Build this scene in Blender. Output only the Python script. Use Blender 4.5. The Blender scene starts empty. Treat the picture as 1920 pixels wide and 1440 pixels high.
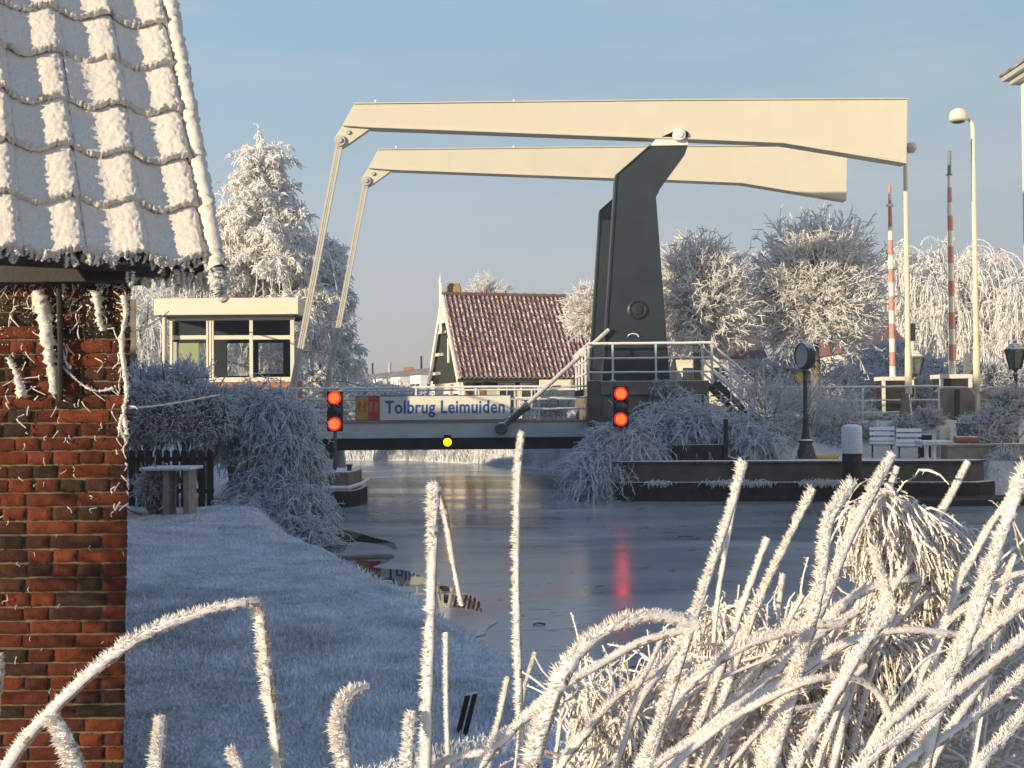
import bpy, math, random
import numpy as np
from mathutils import Vector, Matrix
random.seed(7); rng = np.random.default_rng(7)
R = math.radians
scene = bpy.context.scene
COL = scene.collection
PI = math.pi

# ------------------------------------------------------------------ camera, sky, sun, exposure
EYE = 2.55                                   # eye height above the ice of the canal (z = 0)
FPX = 2200.0
cam_data = bpy.data.cameras.new("camera"); cam = bpy.data.objects.new("camera", cam_data); COL.objects.link(cam)
cam_data.sensor_width = 36.0; cam_data.lens = FPX / 1920 * 36.0
cam_data.clip_start = 0.05; cam_data.clip_end = 4000
CAM_M = Matrix.Rotation(PI / 2 + math.atan(40 / FPX), 3, 'X') @ Matrix.Rotation(R(-0.45), 3, 'Z')
cam.matrix_world = Matrix.Translation((0, 0, EYE)) @ CAM_M.to_4x4()
scene.camera = cam
SUN_AZ, SUN_EL = R(50), R(10.5)
TO_SUN = Vector((-math.sin(SUN_AZ) * math.cos(SUN_EL), -math.cos(SUN_AZ) * math.cos(SUN_EL), math.sin(SUN_EL)))
world = bpy.data.worlds.new("World"); scene.world = world; world.use_nodes = True
nt = world.node_tree
sky = nt.nodes.new("ShaderNodeTexSky"); sky.sky_type = 'NISHITA'; sky.sun_disc = False
sky.sun_elevation = SUN_EL; sky.sun_rotation = PI - SUN_AZ
sky.air_density = 1.0; sky.dust_density = 0.6; sky.ozone_density = 1.0
bg = nt.nodes["Background"]; bg.inputs[1].default_value = 0.15
# winter haze low in the sky and faint high cloud, mixed into the sky texture by direction
def wn(t): return nt.nodes.new(t)
wtc = wn("ShaderNodeTexCoord"); wsep = wn("ShaderNodeSeparateXYZ"); nt.links.new(wtc.outputs["Generated"], wsep.inputs[0])
wr = wn("ShaderNodeValToRGB"); nt.links.new(wsep.outputs[2], wr.inputs[0])
els = wr.color_ramp.elements
for i, (p_, c_) in enumerate(((0.0, (.290, .278, .312)), (0.06, (.292, .292, .332)), (0.18, (.268, .330, .378)), (0.33, (.212, .330, .425)), (0.46, (.120, .230, .380)), (1.0, (.055, .125, .290)))):
    e = els[i] if i < 2 else els.new(p_)
    e.position = p_; e.color = (*c_, 1)
wsc = wn("ShaderNodeVectorMath"); wsc.operation = 'SCALE'; wsc.inputs[3].default_value = 1 / 0.15; nt.links.new(wr.outputs[0], wsc.inputs[0])
wmx = wn("ShaderNodeMix"); wmx.data_type = 'RGBA'; wmx.inputs[0].default_value = 0.85; nt.links.new(sky.outputs[0], wmx.inputs[6]); nt.links.new(wsc.outputs[0], wmx.inputs[7])
wmap = wn("ShaderNodeMapping"); wmap.inputs["Scale"].default_value = (1.0, 1.0, 7.0); wmap.inputs["Rotation"].default_value = (0, 0.12, 0); nt.links.new(wtc.outputs["Generated"], wmap.inputs[0])
wno = wn("ShaderNodeTexNoise"); wno.inputs["Scale"].default_value = 2.2; wno.inputs["Detail"].default_value = 7; wno.inputs["Roughness"].default_value = .6; nt.links.new(wmap.outputs[0], wno.inputs["Vector"])
wmr = wn("ShaderNodeMapRange"); wmr.inputs[1].default_value = .45; wmr.inputs[2].default_value = .75; wmr.inputs[4].default_value = .42; nt.links.new(wno.outputs[0], wmr.inputs[0])
wcl = wn("ShaderNodeMix"); wcl.data_type = 'RGBA'; wcl.inputs[7].default_value = (2.9, 2.75, 2.75, 1); nt.links.new(wmr.outputs[0], wcl.inputs[0]); nt.links.new(wmx.outputs[2], wcl.inputs[6])
nt.links.new(wcl.outputs[2], bg.inputs[0])
sl = bpy.data.lights.new("sun", 'SUN'); sl.energy = 5.0; sl.angle = R(0.6); sl.color = (1.0, 0.80, 0.53)
so = bpy.data.objects.new("sun", sl); COL.objects.link(so)
so.rotation_euler = (-TO_SUN).to_track_quat('-Z', 'Y').to_euler(); so.location = (-20, -20, 20)
scene.view_settings.view_transform = 'Standard'; scene.view_settings.look = 'None'
scene.view_settings.gamma = 1.0; scene.view_settings.exposure = 0.58
scene.render.engine = 'CYCLES'; scene.cycles.max_bounces = 12; scene.cycles.diffuse_bounces = 8; scene.cycles.use_denoising = True

# ------------------------------------------------------------------ helpers
def P(px, py, d):
    """world point seen at photograph pixel (px, py), at depth y = d"""
    v = CAM_M @ Vector(((px - 960) / FPX, (720 - py) / FPX, -1))
    s = d / v.y
    return Vector((v.x * s, d, EYE + v.z * s))

def Pz(px, py, z):
    v = CAM_M @ Vector(((px - 960) / FPX, (720 - py) / FPX, -1))
    s = (z - EYE) / v.z
    return Vector((v.x * s, v.y * s, z))

def tag(o, label=None, cat=None, group=None, kind=None):
    if label: o['label'] = label
    if cat: o['category'] = cat
    if group: o['group'] = group
    if kind: o['kind'] = kind
    return o

def empty(name, loc, label, cat, group=None):
    o = bpy.data.objects.new(name, None); COL.objects.link(o); o.location = loc
    o.empty_display_size = 0.1
    return tag(o, label, cat, group)

def link(name, me, mats, parent=None):
    for m in (mats if isinstance(mats, (list, tuple)) else [mats]): me.materials.append(m)
    o = bpy.data.objects.new(name, me); COL.objects.link(o)
    if parent is not None:
        o.parent = parent
        if parent.type == 'EMPTY': o.matrix_parent_inverse = Matrix.Translation(-parent.location)
    return o

def np_obj(name, parts, mats, parent=None, smooth=False, attr=None):
    """parts: list of (V (n,3), F (m,3|4), material index or array, smooth flag)"""
    Vs, loops, starts, tot, mi, sm = [], [], [], [], [], []
    off = 0; lo = 0
    for p in parts:
        V, F = np.asarray(p[0], np.float32), np.asarray(p[1], np.int64)
        m = p[2] if len(p) > 2 else 0
        s = p[3] if len(p) > 3 else smooth
        if len(F) == 0: continue
        Vs.append(V); k = F.shape[1]
        loops.append((F + off).ravel()); starts.append(lo + np.arange(len(F)) * k); tot.append(np.full(len(F), k))
        mi.append(np.full(len(F), m) if np.isscalar(m) else np.asarray(m)); sm.append(np.full(len(F), s))
        off += len(V); lo += F.size
    V = np.concatenate(Vs); L = np.concatenate(loops)
    me = bpy.data.meshes.new(name)
    me.vertices.add(len(V)); me.vertices.foreach_set("co", V.ravel())
    me.loops.add(len(L)); me.loops.foreach_set("vertex_index", L.astype(np.int32))
    st = np.concatenate(starts).astype(np.int32)
    me.polygons.add(len(st)); me.polygons.foreach_set("loop_start", st)
    me.polygons.foreach_set("loop_total", np.concatenate(tot).astype(np.int32))
    me.polygons.foreach_set("material_index", np.concatenate(mi).astype(np.int32))
    me.polygons.foreach_set("use_smooth", np.concatenate(sm).astype(bool))
    if attr is not None:
        a = me.color_attributes.new("Col", 'FLOAT_COLOR', 'POINT')
        a.data.foreach_set("color", np.asarray(attr, np.float32).ravel())
    me.update(calc_edges=True); me.validate()
    return link(name, me, mats, parent)

def nrm(a):
    return a / np.maximum(np.linalg.norm(a, axis=-1, keepdims=True), 1e-9)

def tubes(Pn, Rn, s=3, cap=False):
    """Pn (n,k,3), Rn (n,k) -> V, F quads"""
    Pn = np.asarray(Pn, float); Rn = np.asarray(Rn, float)
    n, k, _ = Pn.shape
    T = nrm(np.gradient(Pn, axis=1))
    ref = np.zeros_like(T); ref[..., 2] = 1.0
    ref[np.abs(T[..., 2]) > 0.95] = (1, 0, 0)
    N = nrm(np.cross(T, ref)); B = np.cross(T, N)
    a = np.arange(s) * 2 * PI / s
    V = Pn[:, :, None, :] + Rn[:, :, None, None] * (np.cos(a)[None, None, :, None] * N[:, :, None, :] + np.sin(a)[None, None, :, None] * B[:, :, None, :])
    idx = np.arange(n * k * s).reshape(n, k, s)
    A = idx[:, :-1, :]; Bq = np.roll(A, -1, 2); D = idx[:, 1:, :]; C = np.roll(D, -1, 2)
    F = np.stack([A, Bq, C, D], -1).reshape(-1, 4)
    return V.reshape(-1, 3), F

def grow(start, dirs, length, k, wig=0.2, grav=0.0, lim=None):
    n = len(start); out = np.zeros((n, k, 3)); p = np.array(start, float); d = nrm(np.array(dirs, float))
    out[:, 0] = p
    step = (np.asarray(length) / (k - 1))[:, None] * np.ones((n, 1))
    for i in range(1, k):
        d = nrm(d + rng.normal(0, wig, (n, 3)) + np.array([0, 0, -grav]))
        p = p + d * step; out[:, i] = p
    return out

def taper(n, k, r0, r1):
    t = np.linspace(0, 1, k)[None]
    r0 = np.broadcast_to(np.asarray(r0, float), (n,))[:, None]; r1 = np.broadcast_to(np.asarray(r1, float), (n,))[:, None]
    return r0 * (1 - t) + r1 * t

class MB:
    def __init__(s): s.v = []; s.f = []; s.m = []
    def add(s, vs, fs, m=0):
        o = len(s.v); s.v += [tuple(v) for v in vs]
        for f in fs: s.f.append(tuple(i + o for i in f)); s.m.append(m)
        return s
    def box(s, a, b, m=0, M=None):
        x0, y0, z0 = (min(a[i], b[i]) for i in range(3)); x1, y1, z1 = (max(a[i], b[i]) for i in range(3))
        vs = [Vector(v) for v in ((x0,y0,z0),(x1,y0,z0),(x1,y1,z0),(x0,y1,z0),(x0,y0,z1),(x1,y0,z1),(x1,y1,z1),(x0,y1,z1))]
        if M is not None: vs = [M @ v for v in vs]
        return s.add(vs, [(0,3,2,1),(4,5,6,7),(0,1,5,4),(1,2,6,5),(2,3,7,6),(3,0,4,7)], m)
    def prism(s, pts, ext, m=0):
        """pts: 3D polygon; ext: extrusion vector"""
        n = len(pts); pts = [Vector(p) for p in pts]; e = Vector(ext)
        vs = pts + [p + e for p in pts]
        fs = [tuple(range(n)), tuple(range(2 * n - 1, n - 1, -1))]
        for i in range(n):
            j = (i + 1) % n; fs.append((i, i + n, j + n, j))
        return s.add(vs, fs, m)
    def tube(s, pts, r, sides=8, m=0, caps=True):
        pts = [Vector(p) for p in pts]; k = len(pts)
        rs = r if isinstance(r, (list, tuple)) else [r] * k
        V, F = tubes(np.array([[tuple(p) for p in pts]]), np.array([rs]), sides)
        fs = [tuple(f) for f in F]
        if caps: fs += [tuple(range(sides - 1, -1, -1)), tuple(range((k - 1) * sides, k * sides))]
        return s.add([tuple(v) for v in V], fs, m)
    def lathe(s, c, prof, sides=20, axis='Z', m=0):
        """prof: list of (radius, height) about an axis through c"""
        c = Vector(c); vs = []
        for r, h in prof:
            for i in range(sides):
                a = 2 * PI * i / sides
                if axis == 'Z': vs.append(c + Vector((r * math.cos(a), r * math.sin(a), h)))
                elif axis == 'Y': vs.append(c + Vector((r * math.cos(a), h, r * math.sin(a))))
                else: vs.append(c + Vector((h, r * math.cos(a), r * math.sin(a))))
        fs = []
        k = len(prof)
        for j in range(k - 1):
            for i in range(sides):
                i2 = (i + 1) % sides
                fs.append((j * sides + i, j * sides + i2, (j + 1) * sides + i2, (j + 1) * sides + i))
        if prof[0][0] > 1e-4: fs.append(tuple(range(sides - 1, -1, -1)))
        if prof[-1][0] > 1e-4: fs.append(tuple(range((k - 1) * sides, k * sides)))
        return s.add(vs, fs, m)
    def build(s, name, mats, parent=None, smooth=False, bevel=0.0):
        me = bpy.data.meshes.new(name); me.from_pydata(s.v, [], s.f)
        me.polygons.foreach_set("material_index", s.m)
        if smooth: me.polygons.foreach_set("use_smooth", [True] * len(s.f))
        import bmesh
        bm = bmesh.new(); bm.from_mesh(me); bmesh.ops.recalc_face_normals(bm, faces=bm.faces); bm.to_mesh(me); bm.free()
        me.update()
        o = link(name, me, mats, parent)
        if bevel:
            b = o.modifiers.new("bevel", 'BEVEL'); b.width = bevel; b.segments = 2; b.limit_method = 'ANGLE'; b.angle_limit = R(40)
        if smooth:
            try: me.set_sharp_from_angle(angle=R(40))
            except Exception: pass
        return o

def MP(pts, d): return [P(x, y, d) for x, y in pts]

# ------------------------------------------------------------------ materials
def mat(name, c1, c2=None, scale=8.0, rough=0.8, bump=0.0, bscale=60.0, metal=0.0, spec=0.3, frost=0.0, fcol=(0.80, 0.82, 0.85), attr=False, detail=6.0, fscale=25.0, emit=None, trans=0.0, streak=False):
    m = bpy.data.materials.new(name); m.use_nodes = True; t = m.node_tree; n = t.nodes; L = t.links
    b = n["Principled BSDF"]
    b.inputs["Roughness"].default_value = rough; b.inputs["Metallic"].default_value = metal
    b.inputs["Specular IOR Level"].default_value = spec
    tc = n.new("ShaderNodeTexCoord"); geo = n.new("ShaderNodeNewGeometry")
    pos = geo.outputs["Position"]
    def noise(sc, det=detail, ro=0.6):
        x = n.new("ShaderNodeTexNoise"); x.inputs["Scale"].default_value = sc; x.inputs["Detail"].default_value = det
        x.inputs["Roughness"].default_value = ro; L.new(pos, x.inputs["Vector"]); return x
    c2 = c2 or c1
    mix = n.new("ShaderNodeMix"); mix.data_type = 'RGBA'
    mix.inputs[6].default_value = (*c1, 1); mix.inputs[7].default_value = (*c2, 1)
    ns = noise(scale); rp = n.new("ShaderNodeMapRange"); rp.inputs[1].default_value = 0.35; rp.inputs[2].default_value = 0.65
    L.new(ns.outputs[0], rp.inputs[0]); L.new(rp.outputs[0], mix.inputs[0])
    col = mix.outputs[2]
    if streak:
        sm = n.new("ShaderNodeMapping"); sm.inputs["Scale"].default_value = (7.0, 7.0, 0.35); L.new(pos, sm.inputs[0])
        sn_ = n.new("ShaderNodeTexNoise"); sn_.inputs["Scale"].default_value = 1.0; sn_.inputs["Detail"].default_value = 6; L.new(sm.outputs[0], sn_.inputs["Vector"])
        sr = n.new("ShaderNodeMapRange"); sr.inputs[1].default_value = .35; sr.inputs[2].default_value = .75; sr.inputs[3].default_value = 1.02; sr.inputs[4].default_value = .94; L.new(sn_.outputs[0], sr.inputs[0])
        sv = n.new("ShaderNodeVectorMath"); sv.operation = 'SCALE'; L.new(col, sv.inputs[0]); L.new(sr.outputs[0], sv.inputs[3]); col = sv.outputs[0]
    if attr:
        a = n.new("ShaderNodeVertexColor"); a.layer_name = "Col"
        mm = n.new("ShaderNodeMix"); mm.data_type = 'RGBA'; mm.blend_type = 'MULTIPLY'; mm.inputs[0].default_value = 1
        L.new(col, mm.inputs[6]); L.new(a.outputs[0], mm.inputs[7]); col = mm.outputs[2]
    if frost > 0:
        sep = n.new("ShaderNodeSeparateXYZ"); L.new(geo.outputs["Normal"], sep.inputs[0])
        fn = noise(fscale, 4, 0.7)
        ad = n.new("ShaderNodeMath"); ad.operation = 'MULTIPLY_ADD'; ad.inputs[1].default_value = 0.55; L.new(sep.outputs[2], ad.inputs[0]); L.new(fn.outputs[0], ad.inputs[2])
        mr = n.new("ShaderNodeMapRange"); mr.inputs[1].default_value = 0.98 - frost * 0.75; mr.inputs[2].default_value = 1.2 - frost * 0.75
        L.new(ad.outputs[0], mr.inputs[0])
        fm = n.new("ShaderNodeMix"); fm.data_type = 'RGBA'; fm.inputs[7].default_value = (*fcol, 1)
        L.new(mr.outputs[0], fm.inputs[0]); L.new(col, fm.inputs[6]); col = fm.outputs[2]
    L.new(col, b.inputs["Base Color"])
    if bump > 0:
        bn = noise(bscale, 5, 0.65); bp = n.new("ShaderNodeBump"); bp.inputs["Strength"].default_value = bump; bp.inputs["Distance"].default_value = 1.0 / bscale
        L.new(bn.outputs[0], bp.inputs["Height"]); L.new(bp.outputs[0], b.inputs["Normal"])
    if emit:
        b.inputs["Emission Color"].default_value = (*emit[0], 1); b.inputs["Emission Strength"].default_value = emit[1]
    if trans:
        b.inputs["Transmission Weight"].default_value = trans
    return m

M = {}
M['frost'] = mat('hoar_frost', (0.64, 0.62, 0.58), (0.74, 0.72, 0.69), 30, 0.85, 0.5, 250)
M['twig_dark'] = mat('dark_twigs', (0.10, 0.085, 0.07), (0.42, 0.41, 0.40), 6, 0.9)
M['bark'] = mat('frosted_bark', (0.09, 0.08, 0.065), (0.2, 0.18, 0.16), 5, 0.9, 0.6, 30, frost=0.5)
M['reed_frost'] = mat('reed_frost', (0.78, 0.73, 0.68), (0.86, 0.82, 0.79), 60, 0.7, 0.3, 400)
M['reed_stalk'] = mat('reed_stalk', (0.25, 0.17, 0.115), (0.54, 0.46, 0.40), 220, 0.8, 0.8, 500)
M['plume'] = mat('reed_plume', (0.44, 0.37, 0.31), (0.70, 0.65, 0.61), 90, 0.85, 0.5, 300)
M['cream'] = mat('cream_paint', (0.545, 0.53, 0.45), (0.525, 0.51, 0.43), 1.2, 0.5, 0.05, 30, frost=0.12)
M['cream_wall'] = mat('cream_wall', (0.72, 0.68, 0.56), (0.66, 0.62, 0.50), 2, 0.8, 0.1, 20)
M['white_paint'] = mat('white_paint', (0.80, 0.79, 0.74), (0.74, 0.73, 0.68), 3, 0.5, 0.05, 40, frost=0.2)
M['tower'] = mat('dark_grey_green_paint', (0.016, 0.025, 0.033), (0.024, 0.033, 0.042), 1.5, 0.42, 0.03, 20, spec=0.4, streak=True)
M['black'] = mat('black_paint', (0.018, 0.018, 0.018), (0.03, 0.03, 0.03), 3, 0.6, 0.1, 30)
M['girder'] = mat('grey_white_paint', (0.50, 0.52, 0.50), (0.42, 0.45, 0.44), 2, 0.5, 0.05, 20, frost=0.1)
M['rail'] = mat('frosted_rail', (0.55, 0.56, 0.56), (0.7, 0.71, 0.72), 20, 0.7, 0.4, 120, frost=0.6)
M['rod'] = mat('painted_rod', (0.42, 0.41, 0.37), (0.50, 0.49, 0.44), 6, 0.5, 0.1, 60, frost=0.3)
M['rod_dark'] = mat('dark_sleeve', (0.06, 0.06, 0.06), (0.12, 0.12, 0.12), 12, 0.6, 0.3, 60, frost=0.35)
M['concrete'] = mat('dark_concrete', (0.15, 0.125, 0.10), (0.22, 0.19, 0.155), 2.5, 0.9, 0.4, 25, frost=0.35)
M['concrete2'] = mat('wet_concrete', (0.085, 0.072, 0.055), (0.14, 0.12, 0.095), 2.0, 0.85, 0.4, 18, frost=0.22)
M['timber'] = mat('dark_timber', (0.022, 0.02, 0.016), (0.05, 0.045, 0.036), 6, 0.8, 0.4, 40, frost=0.3)
M['ground'] = mat('frosty_grass', (0.74, 0.77, 0.82), (0.46, 0.49, 0.50), 14, 0.95, 0.9, 55, detail=10)
M['blade'] = mat('frosted_blades', (0.85, 0.88, 0.93), (0.54, 0.57, 0.60), 1.6, 0.9)
M['mortar'] = mat('lime_mortar', (0.20, 0.165, 0.10), (0.12, 0.10, 0.065), 25, 0.95, 1.0, 160)
M['brick'] = mat('old_brick', (1.0, 1.0, 1.0), (0.55, 0.50, 0.50), 22, 0.9, 0.9, 110, attr=True)
M['pantile'] = mat('maroon_pantile', (0.155, 0.088, 0.082), (0.22, 0.125, 0.118), 3.0, 0.7, 0.3, 30)
M['tile_frost'] = mat('frost_on_tiles', (0.42, 0.35, 0.34), (0.56, 0.49, 0.48), 8, 0.9)
M['roof_frost'] = mat('thick_roof_frost', (0.62, 0.57, 0.51), (0.80, 0.755, 0.69), 160, 0.9, 0.9, 210, detail=8)
M['green_wall'] = mat('dark_green_boards', (0.028, 0.036, 0.030), (0.04, 0.05, 0.042), 4, 0.7, 0.2, 30)
M['red_brick'] = mat('orange_brick', (0.42, 0.20, 0.11), (0.34, 0.15, 0.085), 14, 0.9, 0.3, 50)
M['yellow_brick'] = mat('yellow_brick', (0.36, 0.25, 0.12), (0.28, 0.19, 0.09), 14, 0.9, 0.3, 50)
M['far_roof'] = mat('grey_brown_roof', (0.11, 0.095, 0.09), (0.34, 0.32, 0.32), 1.4, 0.9)
M['glass_dark'] = mat('window_glass', (0.03, 0.04, 0.05), (0.04, 0.05, 0.06), 2, 0.08, spec=0.6)
M['inside'] = mat('interior', (0.16, 0.16, 0.13), (0.2, 0.2, 0.17), 2, 0.8)
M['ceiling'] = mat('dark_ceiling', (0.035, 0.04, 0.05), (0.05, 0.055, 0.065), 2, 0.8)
M['door_green'] = mat('pale_green_door', (0.46, 0.50, 0.30), (0.40, 0.44, 0.26), 2, 0.6)
M['house_cream'] = mat('house_cream_paint', (0.72, 0.68, 0.55), (0.68, 0.64, 0.52), 2, 0.5, 0.05, 40, frost=0.15)
M['steel'] = mat('grey_steel', (0.34, 0.34, 0.33), (0.44, 0.44, 0.43), 8, 0.55, 0.1, 60, frost=0.3)
M['lamp_post'] = mat('pale_post_paint', (0.58, 0.53, 0.43), (0.66, 0.61, 0.52), 6, 0.6, 0.1, 60, frost=0.3)
M['red_band'] = mat('red_band', (0.44, 0.18, 0.145), (0.54, 0.33, 0.29), 12, 0.6, 0.1, 80)
M['white_band'] = mat('white_band', (0.74, 0.72, 0.68), (0.68, 0.66, 0.62), 12, 0.6, 0.1, 80)
M['grey_panel'] = mat('grey_brown_panel', (0.20, 0.175, 0.155), (0.25, 0.22, 0.20), 4, 0.8, 0.2, 40, frost=0.15)
M['lead'] = mat('dark_iron', (0.03, 0.034, 0.034), (0.055, 0.06, 0.06), 8, 0.55, 0.2, 60, frost=0.35)
M['lantern_glass'] = mat('lantern_glass', (0.10, 0.115, 0.11), (0.17, 0.18, 0.175), 10, 0.25, spec=0.6)
M['sign_cream'] = mat('sign_face', (0.66, 0.65, 0.55), (0.60, 0.60, 0.52), 4, 0.5)
M['sign_blue'] = mat('sign_blue', (0.03, 0.10, 0.34), (0.025, 0.085, 0.30), 8, 0.5)
M['gold'] = mat('emblem_gold', (0.50, 0.30, 0.05), (0.42, 0.24, 0.04), 6, 0.5)
M['em_red'] = mat('emblem_red', (0.46, 0.05, 0.05), (0.40, 0.07, 0.05), 6, 0.5)
M['yellow'] = mat('yellow_paint', (0.62, 0.42, 0.03), (0.54, 0.36, 0.03), 6, 0.5)
M['terracotta'] = mat('terracotta', (0.36, 0.13, 0.07), (0.30, 0.10, 0.06), 8, 0.8, frost=0.2)
M['tub'] = mat('blue_grey_tub', (0.14, 0.16, 0.18), (0.18, 0.20, 0.22), 6, 0.6, frost=0.3)
M['rubber'] = mat('black_rubber', (0.02, 0.02, 0.02), (0.035, 0.035, 0.035), 9, 0.8, frost=0.4)
M['slat'] = mat('frosted_slat', (0.40, 0.38, 0.36), (0.58, 0.58, 0.60), 18, 0.8, 0.2, 90, frost=0.7)
M['stone'] = mat('planter_stone', (0.24, 0.21, 0.18), (0.32, 0.29, 0.25), 6, 0.9, 0.5, 40, frost=0.3)
M['asphalt'] = mat('frosty_asphalt', (0.10, 0.10, 0.10), (0.30, 0.31, 0.33), 4, 0.9, 0.3, 60)
M['red_lamp'] = mat('lit_red_lens', (0.6, 0.03, 0.01), emit=((1.0, 0.035, 0.008), 4.6))
M['yellow_lamp'] = mat('lit_yellow_lens', (0.7, 0.4, 0.02), emit=((1.0, 0.42, 0.0), 4.0))
M['red_rim'] = mat('lit_red_rim', (0.5, 0.02, 0.01), emit=((1.0, 0.012, 0.004), 1.5))
M['off_lens'] = mat('dark_lens', (0.02, 0.03, 0.02), rough=0.15, spec=0.6)

def frost_mat(name, c1, c2, tr=.48):
    m = bpy.data.materials.new(name); m.use_nodes = True; t = m.node_tree; n = t.nodes; n.remove(n["Principled BSDF"])
    geo = n.new("ShaderNodeNewGeometry"); ns = n.new("ShaderNodeTexNoise"); ns.inputs["Scale"].default_value = 3; t.links.new(geo.outputs["Position"], ns.inputs["Vector"])
    mx = n.new("ShaderNodeMix"); mx.data_type = 'RGBA'; mx.inputs[6].default_value = (*c1, 1); mx.inputs[7].default_value = (*c2, 1); t.links.new(ns.outputs[0], mx.inputs[0])
    d = n.new("ShaderNodeBsdfDiffuse"); l = n.new("ShaderNodeBsdfTranslucent"); ms = n.new("ShaderNodeMixShader"); ms.inputs[0].default_value = tr
    t.links.new(mx.outputs[2], d.inputs[0]); t.links.new(mx.outputs[2], l.inputs[0]); t.links.new(d.outputs[0], ms.inputs[1]); t.links.new(l.outputs[0], ms.inputs[2]); t.links.new(ms.outputs[0], n["Material Output"].inputs[0])
    return m
M['frost_tree'] = frost_mat('frosted_tree_twigs', (0.91, 0.91, 0.905), (0.96, 0.96, 0.955))
M['frost_shade'] = frost_mat('shaded_shrub_frost', (0.74, 0.77, 0.82), (0.86, 0.89, 0.93), .4)  # shaded copy of the tree frost, darker and bluer for the shrubs
def glass_mat(name):
    m = bpy.data.materials.new(name); m.use_nodes = True; t = m.node_tree; n = t.nodes
    out = n["Material Output"]; n.remove(n["Principled BSDF"])
    tr = n.new("ShaderNodeBsdfTransparent"); tr.inputs[0].default_value = (0.86, 0.9, 0.9, 1)
    gl = n.new("ShaderNodeBsdfGlossy"); gl.inputs["Roughness"].default_value = 0.02
    fr = n.new("ShaderNodeFresnel"); fr.inputs[0].default_value = 1.45
    mx = n.new("ShaderNodeMixShader")
    t.links.new(fr.outputs[0], mx.inputs[0]); t.links.new(tr.outputs[0], mx.inputs[1]); t.links.new(gl.outputs[0], mx.inputs[2]); t.links.new(mx.outputs[0], out.inputs[0])
    return m
M['glass'] = glass_mat('clear_glass')

def ice_mat(name, base, base2, r0, r1, bump):
    m = bpy.data.materials.new(name); m.use_nodes = True; t = m.node_tree; n = t.nodes; L = t.links
    b = n["Principled BSDF"]; geo = n.new("ShaderNodeNewGeometry")
    mp = n.new("ShaderNodeMapping"); mp.inputs["Scale"].default_value = (0.35, 1.0, 1.0); L.new(geo.outputs["Position"], mp.inputs[0])
    a = n.new("ShaderNodeTexNoise"); a.inputs["Scale"].default_value = 0.55; a.inputs["Detail"].default_value = 7; a.inputs["Distortion"].default_value = 0.6; L.new(mp.outputs[0], a.inputs["Vector"])
    rr = n.new("ShaderNodeMapRange"); rr.inputs[1].default_value = 0.35; rr.inputs[2].default_value = 0.68; rr.inputs[3].default_value = r0; rr.inputs[4].default_value = r1
    L.new(a.outputs[0], rr.inputs[0]); L.new(rr.outputs[0], b.inputs["Roughness"])
    mx = n.new("ShaderNodeMix"); mx.data_type = 'RGBA'; mx.inputs[6].default_value = (*base, 1); mx.inputs[7].default_value = (*base2, 1)
    mr = n.new("ShaderNodeMapRange"); mr.inputs[1].default_value = 0.4; mr.inputs[2].default_value = 0.7; L.new(a.outputs[0], mr.inputs[0]); L.new(mr.outputs[0], mx.inputs[0])
    ck_ = n.new("ShaderNodeTexNoise"); ck_.inputs["Scale"].default_value = 0.9; ck_.inputs["Detail"].default_value = 3; L.new(mp.outputs[0], ck_.inputs["Vector"])
    c1_ = n.new("ShaderNodeMath"); c1_.operation = 'SUBTRACT'; c1_.inputs[1].default_value = 0.5; L.new(ck_.outputs[0], c1_.inputs[0])
    c2_ = n.new("ShaderNodeMath"); c2_.operation = 'ABSOLUTE'; L.new(c1_.outputs[0], c2_.inputs[0])
    c3_ = n.new("ShaderNodeMapRange"); c3_.inputs[1].default_value = .0015; c3_.inputs[2].default_value = .006; c3_.inputs[3].default_value = .35; c3_.inputs[4].default_value = 1; L.new(c2_.outputs[0], c3_.inputs[0])
    c4_ = n.new("ShaderNodeVectorMath"); c4_.operation = 'SCALE'; L.new(mx.outputs[2], c4_.inputs[0]); L.new(c3_.outputs[0], c4_.inputs[3])
    L.new(c4_.outputs[0], b.inputs["Base Color"])
    c = n.new("ShaderNodeTexNoise"); c.inputs["Scale"].default_value = 6.0; c.inputs["Detail"].default_value = 4; L.new(mp.outputs[0], c.inputs["Vector"])
    bp = n.new("ShaderNodeBump"); bp.inputs["Strength"].default_value = bump; bp.inputs["Distance"].default_value = 0.02; L.new(c.outputs[0], bp.inputs["Height"]); L.new(bp.outputs[0], b.inputs["Normal"])
    b.inputs["IOR"].default_value = 1.33; b.inputs["Specular IOR Level"].default_value = 0.5
    return m
M['ice'] = ice_mat('thin_ice', (0.29, 0.32, 0.345), (0.41, 0.435, 0.45), 0.12, 0.26, 0.05)
M['open_water'] = ice_mat('still_water', (0.03, 0.032, 0.03), (0.04, 0.042, 0.04), 0.0, 0.03, 0.01)
M['pale_ice'] = ice_mat('pale_ice', (0.36, 0.39, 0.40), (0.44, 0.46, 0.47), 0.06, 0.14, 0.04)

# ------------------------------------------------------------------ setting: ground, ice
CANAL = np.array([(30, 1.5), (8, 4), (3, 6.3), (1.05, 8.2), (.19, 10.4), (-.16, 11.45), (-.52, 12.6), (-1.0, 13.7), (-1.75, 16), (-2.6, 17.8),
                  (-3.69, 20.8), (-4.6, 25), (-5.3, 27.5), (-6.2, 29.8), (-6.4, 31.2), (-6.4, 33), (-6.1, 43), (-10, 46), (-40, 52), (-40, 66), (-12, 58.5), (-8.7, 56.1),
                  (-5, 55), (-1.4, 51), (1.84, 45), (2.4, 41), (2.45, 33.5), (3.1, 32.2), (11.6, 31.4), (12.6, 30.8), (30, 29)], float)

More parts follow.
